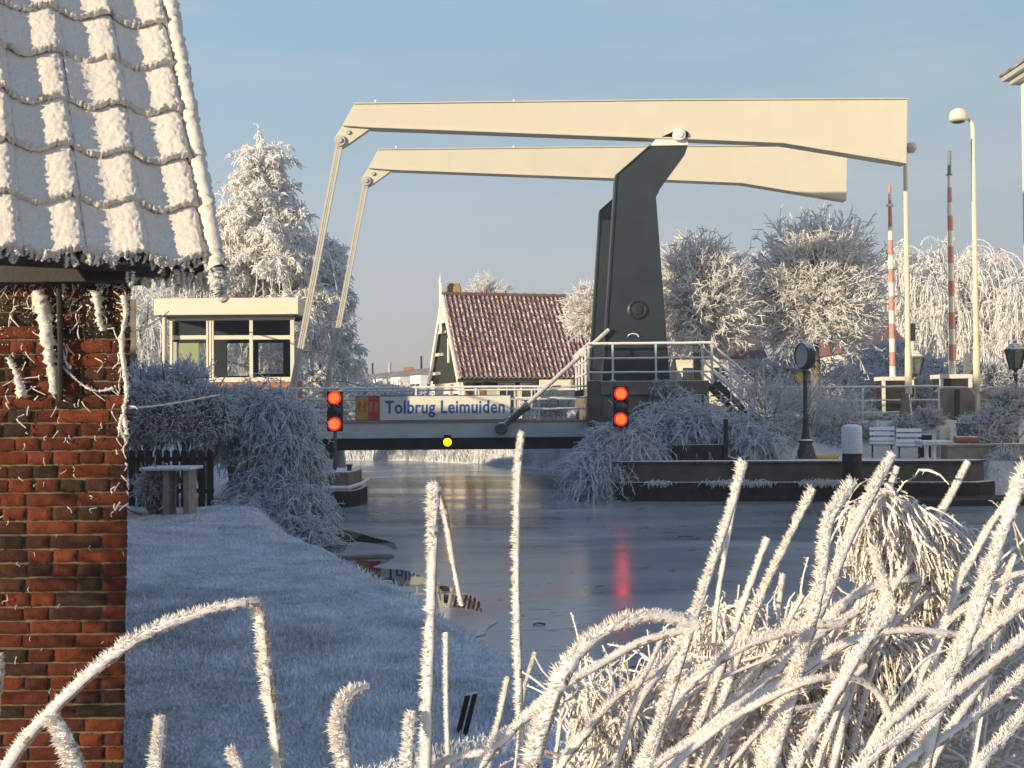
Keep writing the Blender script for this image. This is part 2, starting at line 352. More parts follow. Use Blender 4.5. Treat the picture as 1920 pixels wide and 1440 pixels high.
def canal_dist(x, y):
    x = np.asarray(x, float); y = np.asarray(y, float)
    ins = np.zeros(x.shape, bool); dm = np.full(x.shape, 1e9); n = len(CANAL)
    for i in range(n):
        x0, y0 = CANAL[i]; x1, y1 = CANAL[(i + 1) % n]
        c = ((y0 > y) != (y1 > y)) & (x < (x1 - x0) * (y - y0) / (y1 - y0 + 1e-12) + x0); ins ^= c
        dx, dy = x1 - x0, y1 - y0; t = np.clip(((x - x0) * dx + (y - y0) * dy) / (dx * dx + dy * dy), 0, 1)
        dm = np.minimum(dm, np.hypot(x - x0 - t * dx, y - y0 - t * dy))
    return np.where(ins, -dm, dm)

def sstep(a, b, t):
    t = np.clip((t - a) / (b - a), 0, 1); return t * t * (3 - 2 * t)

def ground_h(x, y):
    x = np.asarray(x, float); y = np.asarray(y, float)
    d = canal_dist(x, y)
    lawn = 0.68 + 0.05 * np.sin(x * 0.9 + 1) * np.sin(y * 0.5) + 0.02 * np.sin(x * 3.1) * np.sin(y * 2.3)
    dike = np.where(x < -3.2, 1.0, 1.0 + 0.8 * sstep(-3.2, -1.8, x))  # bank raised under the camera to cast shade on the near lawn
    near = dike + (lawn - dike) * sstep(0.4, 3.8, y)
    T = near
    left_road = 2.0 * np.ones_like(x)
    T = T + (left_road - T) * sstep(25, 33, y) * (x < 0)
    right = 0.95 + (1.95 - 0.95) * sstep(33.6, 36.0, y)
    T = np.where((x > 0) & (y > 20), right, T)
    far = 0.45 + 0.6 * sstep(2, 9, d)
    T = T + (far - T) * sstep(44, 50, y)
    w = np.where((y < 24), 1.0, np.where((y > 44), 0.9, 0.12))
    z = T * sstep(0, 1, d / w) * 1.0 + 0.03 * (d > 0)
    return np.where(d > 0, z, -0.8 * sstep(0, 0.4, -d))

def axis(segs):
    out = [segs[0][0]]
    for a, b, st in segs:
        n = max(1, int(round((b - a) / st))); out += list(np.linspace(a, b, n + 1)[1:])
    return np.array(out)
gx = axis([(-900, -100, 80), (-100, -30, 10), (-30, -9, 0.9), (-9, 4, 0.14), (4, 14, 0.35), (14, 40, 1.5), (40, 120, 10), (120, 900, 80)])
gy = axis([(-60, -4, 4), (-4, 22, 0.16), (22, 62, 0.3), (62, 120, 3), (120, 300, 15), (300, 1800, 100)])
X, Y = np.meshgrid(gx, gy)
Z = ground_h(X, Y) + rng.normal(0, 0.006, X.shape)
nx, ny = len(gx), len(gy)
idx = np.arange(nx * ny).reshape(ny, nx)
F = np.stack([idx[:-1, :-1], idx[:-1, 1:], idx[1:, 1:], idx[1:, :-1]], -1).reshape(-1, 4)
tag(np_obj("ground", [(np.stack([X, Y, Z], -1).reshape(-1, 3), F, 0, True)], M['ground']), kind='structure', label='frost covered lawn and banks of the canal')

def sheet(name, pts, z, m):
    b = MB(); b.add([(x, y, z) for x, y in pts], [tuple(range(len(pts)))]); return b.build(name, m)
tag(sheet("canal_ice", [(-60, -1), (40, -1), (40, 70), (-60, 70)], 0.0, M['ice']), kind='structure', label='thin grey ice covering the canal')
def smooth_loop(pts, n=8, jit=0.0):
    out = []; k = len(pts)
    for i in range(k):
        p0, p1, p2, p3 = (np.array(pts[(i + j - 1) % k], float) for j in range(4))
        for t in np.linspace(0, 1, n, endpoint=False):
            out.append(0.5 * (2 * p1 + (p2 - p0) * t + (2 * p0 - 5 * p1 + 4 * p2 - p3) * t * t + (3 * p1 - p0 - 3 * p2 + p3) * t ** 3) + rng.normal(0, jit, 2))
    return out
ow = [Pz(x, y, 0) for x, y in [(590, 1046), (660, 1042), (735, 1040), (728, 1052), (700, 1064), (760, 1070), (800, 1085), (860, 1108), (900, 1130), (890, 1180), (800, 1210), (700, 1130), (620, 1090)]]
tag(sheet("open_water", smooth_loop([(p.x, p.y) for p in ow]), 0.004, M['open_water']), kind='structure', label='patch of still open water along the lawn edge')
pi_ = [Pz(x, y, 0) for x, y in [(800, 1150), (850, 1140), (900, 1148), (932, 1165), (915, 1178), (905, 1192), (850, 1198), (800, 1190)]]
tag(sheet("pale_ice", smooth_loop([(p.x, p.y) for p in pi_]), 0.008, M['pale_ice']), kind='structure', label='pale lobe of thin ice beside the lawn edge')
ow2 = [Pz(x, y, 0) for x, y in [(600, 1000), (650, 995), (700, 1008), (738, 1018), (742, 1030), (720, 1022), (660, 1016), (640, 1035), (590, 1040)]]
tag(sheet("dark_water", smooth_loop([(p.x, p.y) for p in ow2]), 0.004, M['open_water']), kind='structure', label='dark crack of open water by the big shrub')
for (x0, x1, yy) in ((1272, 1300, 1007), (1000, 1022, 1172)):
    a, b_ = Pz(x0, yy, 0), Pz(x1, yy, 0)
    tb = MB(); tb.tube([(a.x, a.y, 0.012), ((a.x + b_.x) / 2, a.y + 0.03, 0.02), (b_.x, b_.y, 0.012)], 0.012, 6)
    tag(tb.build("stick", M['timber']), 'dark stick frozen on the ice below the right quay' if x0 > 1200 else 'small dark stick frozen in the ice beside the tall thin reed', 'stick')

# lawn grass blades (nobody could count them)
def blades(name, cnt, samp, hmin, hmax, label, m='blade', lean=0.5):
    x, y = samp(cnt); z = ground_h(x, y)
    ok = (z > 0.02); x, y, z = x[ok], y[ok], z[ok]; n = len(x)
    h = rng.uniform(hmin, hmax, n); a = rng.uniform(0, 2 * PI, n); ln = rng.uniform(0, lean, n) * h
    h = h * (.55 + .9 * np.clip(.5 + .35 * np.sin(x * 7.3 + 2 * np.sin(y * 3.1)) * np.sin(y * 5.9 + 1.7 * np.sin(x * 4.3)) + .3 * np.sin(x * 2.1 + y * 1.3), 0, 1.2))
    w = rng.uniform(0.0025, 0.006, n) * (1 + y / 14)
    wa = rng.uniform(-0.9, 0.9, n)
    base = np.stack([x, y, z - 0.005], -1); dx = np.stack([np.cos(wa), np.sin(wa), 0 * x], -1) * w[:, None]
    top = base + np.stack([np.cos(a) * ln, np.sin(a) * ln, h], -1)
    mid = base + np.stack([np.cos(a) * ln * .3, np.sin(a) * ln * .3, h * .6], -1)
    V = np.stack([base - dx, base + dx, mid + dx * .8, mid - dx * .8, top + dx * 0.15, top - dx * 0.15], 1).reshape(-1, 3)
    o = np.arange(n)[:, None] * 6
    F = np.concatenate([o + np.array([[0, 1, 2, 3]]), o + np.array([[3, 2, 4, 5]])])
    return tag(np_obj(name, [(V, F, 0, False)], M[m]), label, None, None, 'stuff')
def samp_lawn(n):
    y = 4.5 + (22.5 - 4.5) * rng.random(n) ** 1.7; x = -0.36 * y + (0.36 * y + 1.6) * rng.random(n); return x, y
blades("frosted_grass", 230000, samp_lawn, 0.012, 0.038, 'short frosted grass covering the sloping lawn')
def samp_edge(n):
    i = rng.integers(2, 10, n); t = rng.random(n); a = CANAL[i]; b = CANAL[i + 1]
    p = a + (b - a) * t[:, None] + rng.normal(0, 0.20, (n, 2)) + np.array([-0.12, -0.05]); return p[:, 0], p[:, 1]
blades("bank_grass", 30000, samp_edge, 0.04, 0.12, 'longer frosted grass hanging over the canal edge', lean=1.2)
def samp_far(n):
    i = rng.integers(20, 25, n); t = rng.random(n); a = CANAL[i]; b = CANAL[i + 1]
    p = a + (b - a) * t[:, None] + rng.normal(0, 0.25, (n, 2)) + np.array([0.3, 0.45]); return p[:, 0], p[:, 1]
blades("far_bank_grass", 22000, samp_far, 0.10, 0.42, 'frosted grass on the low bank beyond the bridge', lean=0.9)

# ------------------------------------------------------------------ brick shed on the left
WX1, WY, WZ0, WZ1 = P(238, 900, 5.25).x, 5.25, 0.55, 3.16
shed = empty("brick_shed", (WX1 - 1, WY, WZ0), 'old brick shed with a steep frost covered pantile roof', 'shed')
b = MB()
b.prism([(-15, WY + 0.012, WZ0), (WX1 - 0.031, WY + 0.012, WZ0), (WX1 - 2.2, 10.2, WZ0), (-15, 10.2, WZ0)], (0.045, 0, WZ1 - WZ0))
vs, fs, cs = [], [], []
COURSE = 0.0625
row = 0
bricks_V, bricks_F, cols = [], [], []
zz = WZ0
def brick(xa, xb, za, zb, leanx):
    gxn, gzn = 9, 5
    u = np.linspace(0, 1, gxn); v = np.linspace(0, 1, gzn)
    U, Vv = np.meshgrid(u, v)
    xx = xa + (xb - xa) * U + rng.normal(0, 0.0016, U.shape); z2 = za + (zb - za) * Vv + rng.normal(0, 0.0013, U.shape)
    edge = np.minimum(np.minimum(U, 1 - U) * (xb - xa), np.minimum(Vv, 1 - Vv) * (zb - za))
    yy = WY - 0.011 - rng.normal(0, 0.0025) + rng.normal(0, 0.0011, U.shape) + 0.012 * np.exp(-edge / 0.0022)
    off = sum(len(q) for q in bricks_V)
    bricks_V.append(np.stack([xx + leanx(z2), yy, z2], -1).reshape(-1, 3))
    id2 = np.arange(gxn * gzn).reshape(gzn, gxn) + off
    bricks_F.append(np.stack([id2[:-1, :-1], id2[:-1, 1:], id2[1:, 1:], id2[1:, :-1]], -1).reshape(-1, 4))
    t = rng.random()
    base = np.array([(0.30, 0.068, 0.026), (0.22, 0.052, 0.026), (0.13, 0.048, 0.03), (0.075, 0.05, 0.03), (0.38, 0.085, 0.026)][rng.choice(5, p=[.30, .30, .22, .10, .08])])
    base = base * rng.uniform(0.34, 0.60)
    cols.append(np.concatenate([np.tile(base, (gxn * gzn, 1)), np.ones((gxn * gzn, 1))], 1))
leanx = lambda z: (z - 2.0) * 0.017
while zz < WZ1 - 0.02:
    x = WX1 + rng.normal(0, 0.002); hgt = COURSE * rng.uniform(0.96, 1.04)
    first = True; header = row % 2 == 0
    while x > -3.6:
        ln = (0.105 if header else 0.222) * rng.uniform(0.94, 1.05)
        if not header and rng.random() < 0.4: ln = 0.105
        if header and rng.random() < 0.2: ln = 0.222
        if first: ln *= rng.choice([0.75, 1.0, 1.0])
        tilt = rng.normal(0, 0.001)
        brick(x - ln, x, zz + 0.004 + tilt, zz + hgt - 0.004 + tilt, leanx)
        x -= ln + rng.uniform(0.006, 0.012); first = False
    zz += hgt; row += 1
wall = b.build("wall", M['mortar'], shed)
o = np_obj("brick_face", [(np.concatenate(bricks_V), np.concatenate(bricks_F), 0, True)], M['brick'], wall, attr=np.concatenate(cols))

# pantile roof in its own frame: e along the eave, s up the slope, n outward
e_ = Vector((0.867, 0.5, 0)).normalized(); s_ = Vector((-1266, 2200, 4400)).normalized(); n_ = e_.cross(s_).normalized()
RO = P(384, 497, 5.1)
TW, TL = 0.249, 0.282
def tile_prof(q):                                    # q in 0..1 from left to right of one tile
    q = np.asarray(q)
    low = 0.012 + 0.020 * ((q - 0.30) / 0.30) ** 2
    rise = 0.012 + 0.036 * sstep(0.35, 0.86, q)
    h = np.where(q < 0.35, np.minimum(low, 0.026), rise)
    return np.where(q > 0.88, 0.048 - 0.022 * sstep(0.88, 1.0, q), h)
parts = []
def frost_noise(n, m, amp):
    a = rng.normal(0, 1, (n, m))
    k = (a + np.roll(a, 1, 0) + np.roll(a, -1, 0) + np.roll(a, 1, 1) + np.roll(a, -1, 1)) / 2.2
    return (k * 0.6 + a * 0.5) * amp
for j in range(0, 9):
    for c in range(0, 5):
        nu, nv = 40, 38
        q = np.linspace(0, 1, nu); v = np.linspace(-0.004, 1.12, nv)
        Q, Vv = np.meshgrid(q, v)
        dv, dh, rot = rng.normal(0, 0.006), rng.normal(0, 0.003), rng.normal(0, 0.007)
        u = -(c + 1) * TW + Q * (TW * 1.02)
        h = tile_prof(Q) * (1 + .14 * math.sin(c * 2.3 + 1)) + 0.032 * (1 - Vv) + dh
        fr = frost_noise(nv, nu, 0.0015) + frost_noise(nv, nu, 0.0042) * np.clip((Q - 0.78) / 0.1, 0, 1) * (Q < 0.98)
        fr[:3] += np.abs(rng.normal(0, 0.005, (3, nu)))
        vv = (j + Vv) * TL + dv + rot * (Q - 0.5) - 0.024 * np.exp(-((Q - .36) / .26) ** 2)
        vv[0] += rng.normal(0, 0.004, nu)
        h = h + fr
        Pt = np.array(RO)[None, None] + u[..., None] * np.array(e_) + vv[..., None] * np.array(s_) + h[..., None] * np.array(n_)
        # thickness lip at the lower edge
        lip = Pt[0] - 0.030 * np.array(n_) - 0.004 * np.array(s_)
        Pt = np.concatenate([lip[None], Pt], 0)
        I = np.arange((nv + 1) * nu).reshape(nv + 1, nu)
        parts.append((Pt.reshape(-1, 3), np.stack([I[:-1, :-1], I[:-1, 1:], I[1:, 1:], I[1:, :-1]], -1).reshape(-1, 4), 0, True))
roof = np_obj("roof", parts, M['roof_frost'], shed)
b = MB()   # boards below the tiles
def RF(u, v, h): return RO + e_ * u + s_ * v + n_ * h
b.prism([RF(-1.24, -0.01, -0.012), RF(0.0, -0.01, -0.012), RF(0.0, 2.55, -0.012), RF(-1.24, 2.55, -0.012)], -n_ * 0.05)
b.build("roof_board", M['timber'], shed)
b = MB(); b.prism([(-2.62, 5.0, 3.2), (-2.62, 6.45, 5.4), (-2.62, 7.9, 3.2)], (-12.4, 0, 0)); b.build("roof_wing", M['roof_frost'], shed)
b = MB()   # eaves plate painted black for the shade under the tiles, and rafter end
b.box((-11.5, 5.10, 3.105), (P(250, 520, 5.05).x, 5.30, 3.19)); b.box((P(255, 520, 5.05).x, 4.99, 3.112), (P(318, 520, 5.05).x, 5.09, 3.17))
b.build("eaves_plate", M['black'], shed)
# verge trim: a lumpy frosted roll along the right edge
k = 170
t = np.linspace(-0.06, 2.55, k)
pts = np.array([[tuple(RF(0.035, a, 0.055 + 0.038 * (1 - (a / TL) % 1.0) * 0.25)) for a in t]])
V, F = tubes(pts, np.full((1, k), 0.034) + rng.normal(0, 0.003, (1, k)), 14)
V = V + rng.normal(0, 0.0028, V.shape)
np_obj("verge_trim", [(V, F, 0, True)], M['roof_frost'], shed)
b = MB(); a0, a1 = P(110, 528, 5.19), P(113, 752, 5.19)
b.tube([a0, (a0 + a1) / 2 + Vector((0.004, 0, 0)), a1], 0.013, 8); b.build("iron_pipe", M['rubber'], shed)

# frost crystals: cones (n base points, directions, length, radius)
def cones(base, dirs, ln, rad, s=3):
    base = np.asarray(base, float); d = nrm(np.asarray(dirs, float)); n = len(base)
    ref = nrm(rng.normal(0, 1, (n, 3))); N = nrm(np.cross(d, ref)); B = np.cross(d, N)
    a = np.arange(s) * 2 * PI / s
    ring = base[:, None] + rad[:, None, None] * (np.cos(a)[None, :, None] * N[:, None] + np.sin(a)[None, :, None] * B[:, None])
    tip = base + d * ln[:, None] + rng.normal(0, 0.12, (n, 3)) * ln[:, None]
    V = np.concatenate([ring, tip[:, None]], 1).reshape(-1, 3)
    o = np.arange(n)[:, None] * (s + 1)
    F = np.concatenate([o + np.array([[i, (i + 1) % s, s]]) for i in range(s)])
    return V, F

def lumpy(pts, r0, r1, sides=9, jit=0.3, dens=9000, ln=0.008):
    """a frost-coated strand: lumpy tube plus short crystals"""
    pts = catmull(pts, 26); k = len(pts)
    rr = np.linspace(r0, r1, k) * np.clip(rng.normal(1, jit, k), 0.45, 1.8)
    V, F = tubes(pts[None], rr[None], sides); V = V + rng.normal(0, 0.15, V.shape) * np.repeat(rr, sides)[:, None]
    n = max(8, int(np.sum(np.linalg.norm(np.diff(pts, axis=0), axis=1)) * 900))
    i = rng.integers(0, len(V), n); c = pts[np.clip(i // sides, 0, k - 1)]
    V2, F2 = cones(V[i], V[i] - c + rng.normal(0, 0.004, (n, 3)), rng.uniform(0.4, 1.3, n) * ln, rng.uniform(0.15, 0.35, n) * ln)
    return [(V, F, 0, True), (V2, F2, 0, False)]

def catmull(pts, n):
    pts = np.asarray([tuple(p) for p in pts], float)
    if len(pts) == 2: return pts[0] + (pts[1] - pts[0]) * np.linspace(0, 1, n)[:, None]
    ext = np.concatenate([[2 * pts[0] - pts[1]], pts, [2 * pts[-1] - pts[-2]]])
    t = np.linspace(0, len(pts) - 1 - 1e-6, n); i = t.astype(int); f = (t - i)[:, None]
    p0, p1, p2, p3 = ext[i], ext[i + 1], ext[i + 2], ext[i + 3]
    return 0.5 * (2 * p1 + (p2 - p0) * f + (2 * p0 - 5 * p1 + 4 * p2 - p3) * f ** 2 + (3 * p1 - p0 - 3 * p2 + p3) * f ** 3)

def strand(px, r0, r1, label, cat='vine', name='frosted_vine', d=5.21, group=None):
    return tag(np_obj(name, lumpy(MP(px, d), r0, r1), M['frost']), label, cat, group)
strand([(72, 548), (82, 580), (88, 620), (92, 660), (98, 700), (104, 738)], 0.030, 0.020, 'thickest frosted vine hanging down the brick wall beside the iron pipe')
strand([(122, 500), (118, 520), (116, 548)], 0.020, 0.012, 'short thick frost strand hanging from the eaves above the iron pipe')
strand([(15, 670), (30, 700), (38, 725), (42, 745)], 0.010, 0.018, 'crooked frosted vine low on the brick wall left of the thickest vine')
strand([(180, 545), (184, 575), (186, 600), (192, 620)], 0.020, 0.010, 'frosted tendril right of the iron pipe under the eaves')
strand([(232, 555), (236, 590), (228, 640), (234, 700), (238, 740), (232, 770), (238, 815)], 0.012, 0.009, 'frosted vine climbing along the right corner of the brick wall')
strand([(106, 676), (130, 700), (160, 725), (185, 733), (212, 728)], 0.0035, 0.004, 'thin frosted thread sagging right from the foot of the iron pipe')
strand([(108, 590), (114, 640), (124, 680), (134, 690)], 0.006, 0.004, 'thin frosted twig dangling just right of the iron pipe')
strand([(232, 775), (225, 800), (238, 830)], 0.010, 0.004, 'small frosted tuft on the wall corner below the garden cable')
# small webs, tendrils and crystals scattered on the wall: uncountable
parts = []
def webs(n, xr, yr, ln, r):
    for _ in range(n):
        x, y = rng.uniform(*xr), rng.uniform(*yr); p = P(x, y, 5.225)
        a = rng.normal(-PI / 2, 0.55); L_ = rng.uniform(*ln); c = rng.normal(0, 0.25)
        q = p + Vector((math.cos(a) * L_, rng.normal(-0.006, 0.004), math.sin(a) * L_)); m = (p + q) / 2 + Vector((c * L_, -0.006, abs(c) * L_ * 0.3))
        pts = catmull([p, m, q], 7); rr = np.linspace(r, r * rng.uniform(.3, .9), 7) * rng.uniform(0.6, 1.4, 7)
        V, F = tubes(pts[None], rr[None], 5); parts.append((V, F, 0, True))
webs(60, (0, 242), (505, 590), (0.02, 0.09), 0.0032)
webs(44, (0, 242), (590, 780), (0.02, 0.08), 0.003)
webs(26, (0, 238), (780, 1000), (0.012, 0.04), 0.0022)
webs(16, (0, 236), (1000, 1300), (0.01, 0.03), 0.0018)
webs(26, (215, 242), (540, 960), (0.02, 0.06), 0.004)
n = 1100; xx = rng.uniform(0, 242, n); yy = 508 + rng.exponential(45, n)
base = np.array([tuple(P(a, c, 5.228)) for a, c in zip(xx, yy)])
parts.append((*cones(base, rng.normal(0, 1, (n, 3)) + np.array([0, -.8, -.4]), rng.uniform(.004, .012, n), rng.uniform(.001, .003, n)), 0, False))
tag(np_obj("wall_frost", parts, M['frost']), 'fine frosted cobwebs and tendrils on the brick wall', None, None, 'stuff')
# frost lumps under the eaves and the verge
parts = []
def lumps(n, f, r):
    for _ in range(n):
        p, q = f(); parts.extend(lumpy([p, (p + q) / 2 + Vector(rng.normal(0, 0.008, 3)), q], rng.uniform(*r), rng.uniform(*r) * 0.6, 7))
def eave_pt():
    u = rng.uniform(-1.25, 0.03); p = RF(u, 0.0 + rng.normal(0, 0.01), 0.03 + rng.uniform(-.02, 0.03)); return p, p + Vector((rng.normal(0, .01), rng.normal(0, .01), -rng.uniform(0.015, 0.05)))
def eave_r():
    u = rng.uniform(-0.30, 0.06); p = RF(u, -0.01 + rng.normal(0, 0.012), -0.03 - rng.uniform(0, .06)); return p, p + Vector((rng.normal(0, .012), rng.normal(0, .012), -rng.uniform(0.02, 0.075)))
def verge_pt():
    p = RF(0.035 + rng.normal(0, .012), rng.uniform(-0.16, -0.02), 0.04 + rng.normal(0, .01)); return p, p + Vector((rng.normal(0, .006), 0, -rng.uniform(0.02, 0.06)))
lumps(110, eave_pt, (0.003, 0.008)); lumps(60, eave_r, (0.004, 0.011)); lumps(22, verge_pt, (0.014, 0.024))
tag(np_obj("eaves_frost", parts, M['frost']), 'lumpy frost hanging under the shed eaves', None, None, 'stuff')

# ------------------------------------------------------------------ the drawbridge
D1, D2 = 35.5, 41.9
bridge = empty("drawbridge", P(880, 790, D1 + 3), 'white Dutch double beam drawbridge with dark grey towers', 'bridge')
def at(pts, d=D1): return MP(pts, d)
beam_poly = [(663, 196), (1270, 189), (1702, 187), (1700, 303), (1468, 266), (1302, 259), (1224, 257), (698, 237), (643, 233)]
TH = 0.42
for k_, dd in ((0, 0.0), (1, D2 - D1)):
    off = Vector((0, dd, 0))
    b = MB(); b.prism([p + off for p in at(beam_poly)], (0, TH, 0))
    bm_ = b.build("balance_beam", M['cream'], bridge, bevel=0.012)
    b = MB()
    low = [p + off for p in at([(643, 233), (698, 237), (1224, 257), (1302, 259), (1468, 266), (1699, 304)])]
    for p, q in zip(low[:-1], low[1:]):
        u_ = Vector((0, 0, -0.045))
        b.prism([p + Vector((0, -0.05, 0)), q + Vector((0, -0.05, 0)), q + u_ + Vector((0, -0.05, 0)), p + u_ + Vector((0, -0.05, 0))], (0, TH + 0.1, 0))
    top = [p + off for p in at([(663, 195), (1270, 188), (1702, 186)])]
    for p, q in zip(top[:-1], top[1:]):
        u_ = Vector((0, 0, 0.03))
        b.prism([p + Vector((0, -0.04, 0)), q + Vector((0, -0.04, 0)), q + u_ + Vector((0, -0.04, 0)), p + u_ + Vector((0, -0.04, 0))], (0, TH + 0.08, 0))
    b.build("flange", M['cream'], bm_)
    b = MB()
    for xx in (702, 963, 1266, 1372, 1660):
        p = P(xx, 188, D1) + off + Vector((0, TH / 2, 0)); b.box(p + Vector((-.025, -.02, 0)), p + Vector((.025, .02, .075)))
    b.build("lifting_lug", M['white_paint'], bm_)
    b = MB()
    for xx, y0, y1 in ((820, 194.5, 241), (1010, 192, 248), (1440, 189, 264), (1560, 188.5, 281)):
        p, q = P(xx, y0, D1) + off, P(xx, y1, D1) + off; b.box((p.x - .012, p.y - .004, q.z), (p.x + .012, p.y + .02, p.z))
    b.build("weld_seam", M['cream'], bm_)
    b = MB(); b.prism([p + off + Vector((0, 0.10, 0)) for p in at([(641, 234), (626, 258), (628, 270), (640, 276), (652, 269), (697, 237)])], (0, TH - 0.2, 0))
    b.build("gusset_plate", M['cream'], bm_, bevel=0.01)
    b = MB(); c = P(637, 263, D1) + off
    for r_, y0, y1, q in ((0.17, 0.02, 0.10, c), (0.08, -0.03, 0.02, c), (0.07, 0.04, 0.10, P(652, 247, D1) + off)):
        b.lathe(q, [(r_, y0), (r_, y1)], 18, 'Y')
    b.build("pin", M['steel'], bm_, smooth=True, bevel=0.008)
    # hanger rod: two flat bars
    a0 = P(635, 268, D1) + off + Vector((0, 0.14, 0)); a1 = P(533, 800, D1) + off + Vector((0, 0.14, 0))
    b = MB(); dirv = (a1 - a0).normalized(); sd = dirv.cross(Vector((0, 1, 0))).normalized()
    for sgn in (-1, 1):
        c0 = sd * (0.066 * sgn)
        for p0, p1, w in ((a0, a0 + dirv * 1.2, 0.07), (a0 + dirv * 1.2, a1, 0.060)):
            q = [p0 + c0 - sd * w / 2, p0 + c0 + sd * w / 2, p1 + c0 + sd * w / 2, p1 + c0 - sd * w / 2]
            b.prism(q, (0, 0.10, 0))
    b.box(a0 + Vector((-.1, 0.02, -.1)), a0 + Vector((.1, 0.08, .1)))
    b.prism([a0 - sd * 0.02, a0 + sd * .02, a1 + sd * .02, a1 - sd * .02], (0, 0.05, 0))
    b.build("hanger_rod", M['rod'], bridge)
    # tower
    tw = [(1157, 328), (1221, 273), (1290, 273), (1284, 290), (1230, 364), (1257, 720), (1132, 720)]
    b = MB(); b.prism([p + off + Vector((0, 0.02, 0)) for p in at(tw)], (0, 0.55, 0))
    tow = b.build("tower", M['tower'], bridge, bevel=0.02)
    b = MB()
    ed = [p + off for p in at([(1131, 720), (1156, 328), (1220, 272)])]
    for p, q in zip(ed[:-1], ed[1:]):
        b.prism([p + Vector((-.035, -.02, 0)), p + Vector((0.02, -.02, 0)), q + Vector((0.02, -.02, 0)), q + Vector((-.035, -.02, 0))], (0, 0.63, 0))
    b.build("edge_flange", M['tower'], tow)
    b = MB(); b.prism([p + off + Vector((0, 0.0, 0)) for p in at([(1222, 270), (1228, 262), (1262, 247), (1290, 247), (1290, 272), (1222, 273)])], (0, 0.10, 0))
    b.prism([p + off + Vector((0, 0.46, 0)) for p in at([(1222, 270), (1228, 262), (1262, 247), (1290, 247), (1290, 272), (1222, 273)])], (0, 0.10, 0))
    b.build("bearing_bracket", M['rail'], tow)
    b = MB(); c = P(1273, 254, D1) + off
    b.lathe(c, [(0.17, -0.16), (0.20, -0.12), (0.20, 0.0), (0.13, 0.02)], 20, 'Y'); b.lathe(c, [(0.10, -0.20), (0.10, -0.16)], 14, 'Y')
    b.build("bearing", M['rail'], tow, smooth=True)
    if k_ == 0:
        b = MB(); c = P(1195, 581, D1)
        prof = [(0.30, 0.03), (0.30, -0.02), (0.25, -0.05), (0.22, -0.02), (0.16, -0.02), (0.15, -0.06), (0.05, -0.08), (0.0, -0.08)]
        b.lathe(c, prof, 28, 'Y')
        for i in range(12):
            a = i * PI / 6; b.lathe(c + Vector((0.255 * math.cos(a), -0.04, 0.255 * math.sin(a))), [(0.022, 0.02), (0.022, -0.03), (0, -0.035)], 8, 'Y')
        b.build("bolted_cover", M['tower'], tow, smooth=True)
        b = MB(); c = P(1187, 632, D1)
        b.tube([c + Vector((0.17 * math.cos(a), -0.03, 0.10 * math.sin(a))) for a in np.linspace(0, PI, 10)], 0.018, 8); b.build("grab_handle", M['rail'], tow, smooth=True)
# deck with its girder
b = MB(); p0, p1 = P(560, 791, D1), P(1104, 789, D1)
zt = (p0.z + p1.z) / 2; LX0, LX1 = p0.x - 0.3, p1.x
b.box((LX0, D2 + .2, zt - 0.50), (LX1, D2 + 0.5, zt)); b.build("girder", M['girder'], bridge, bevel=0.01)
b = MB(); b.box((LX0, D1, zt - 0.50), (LX1, D1 + 0.3, zt))
g = b.build("girder", M['girder'], bridge, bevel=0.01)
b = MB(); b.box((LX0 + .03, D1 - 0.03, zt - 0.045), (LX1 - .01, D1 + 0.33, zt + 0.012)); b.build("girder_lip", M['yellow_brick'], g)
b = MB(); b.box((LX0 - .02, D1 + 0.10, zt - 0.86), (LX1, D2 + .3, zt - 0.505)); b.build("under_girder", M['black'], bridge)
b = MB(); b.box((LX0, D1 + 0.31, zt - 0.2), (LX1, D2 + .19, zt - 0.03)); b.build("deck", M['asphalt'], bridge)
# railings near and far
def railing(parent, d, x0, x1, zb, hs, post_x, r=0.034, pr=0.028, name="railing", m='rail', zb1=None):
    zb1 = zb if zb1 is None else zb1
    b = MB()
    for h in hs:
        n = 14; b.tube([(x0 + (x1 - x0) * i / n, d + rng.normal(0, .004), zb + (zb1 - zb) * i / n + h + rng.normal(0, .004)) for i in range(n + 1)], r if h == max(hs) else r * 0.72, 8)
    ra = b.build(name, M[m], parent, smooth=True)
    for x in post_x:
        t = (x - x0) / (x1 - x0); z = zb + (zb1 - zb) * t
        b = MB(); b.box((x - pr, d - 0.02, z), (x + pr, d + 0.02, z + max(hs) - r)); b.box((x - pr * 2.4, d - 0.05, z), (x + pr * 2.4, d + 0.05, z + 0.03))
        b.build("post", M[m], ra, bevel=0.006)
    return ra
posts = [P(x, 760, D1).x for x in (556, 668, 780, 892, 1010)]
railing(bridge, D1 + 0.05, LX0 - 0.2, P(1106, 760, D1).x, zt + 0.012, (1.02, 0.68, 0.34), posts)
railing(bridge, D2 + 0.35, LX0 - 0.2, P(1106, 760, D1).x, zt + 0.012, (1.02, 0.68, 0.34), [x - 0.1 for x in posts])
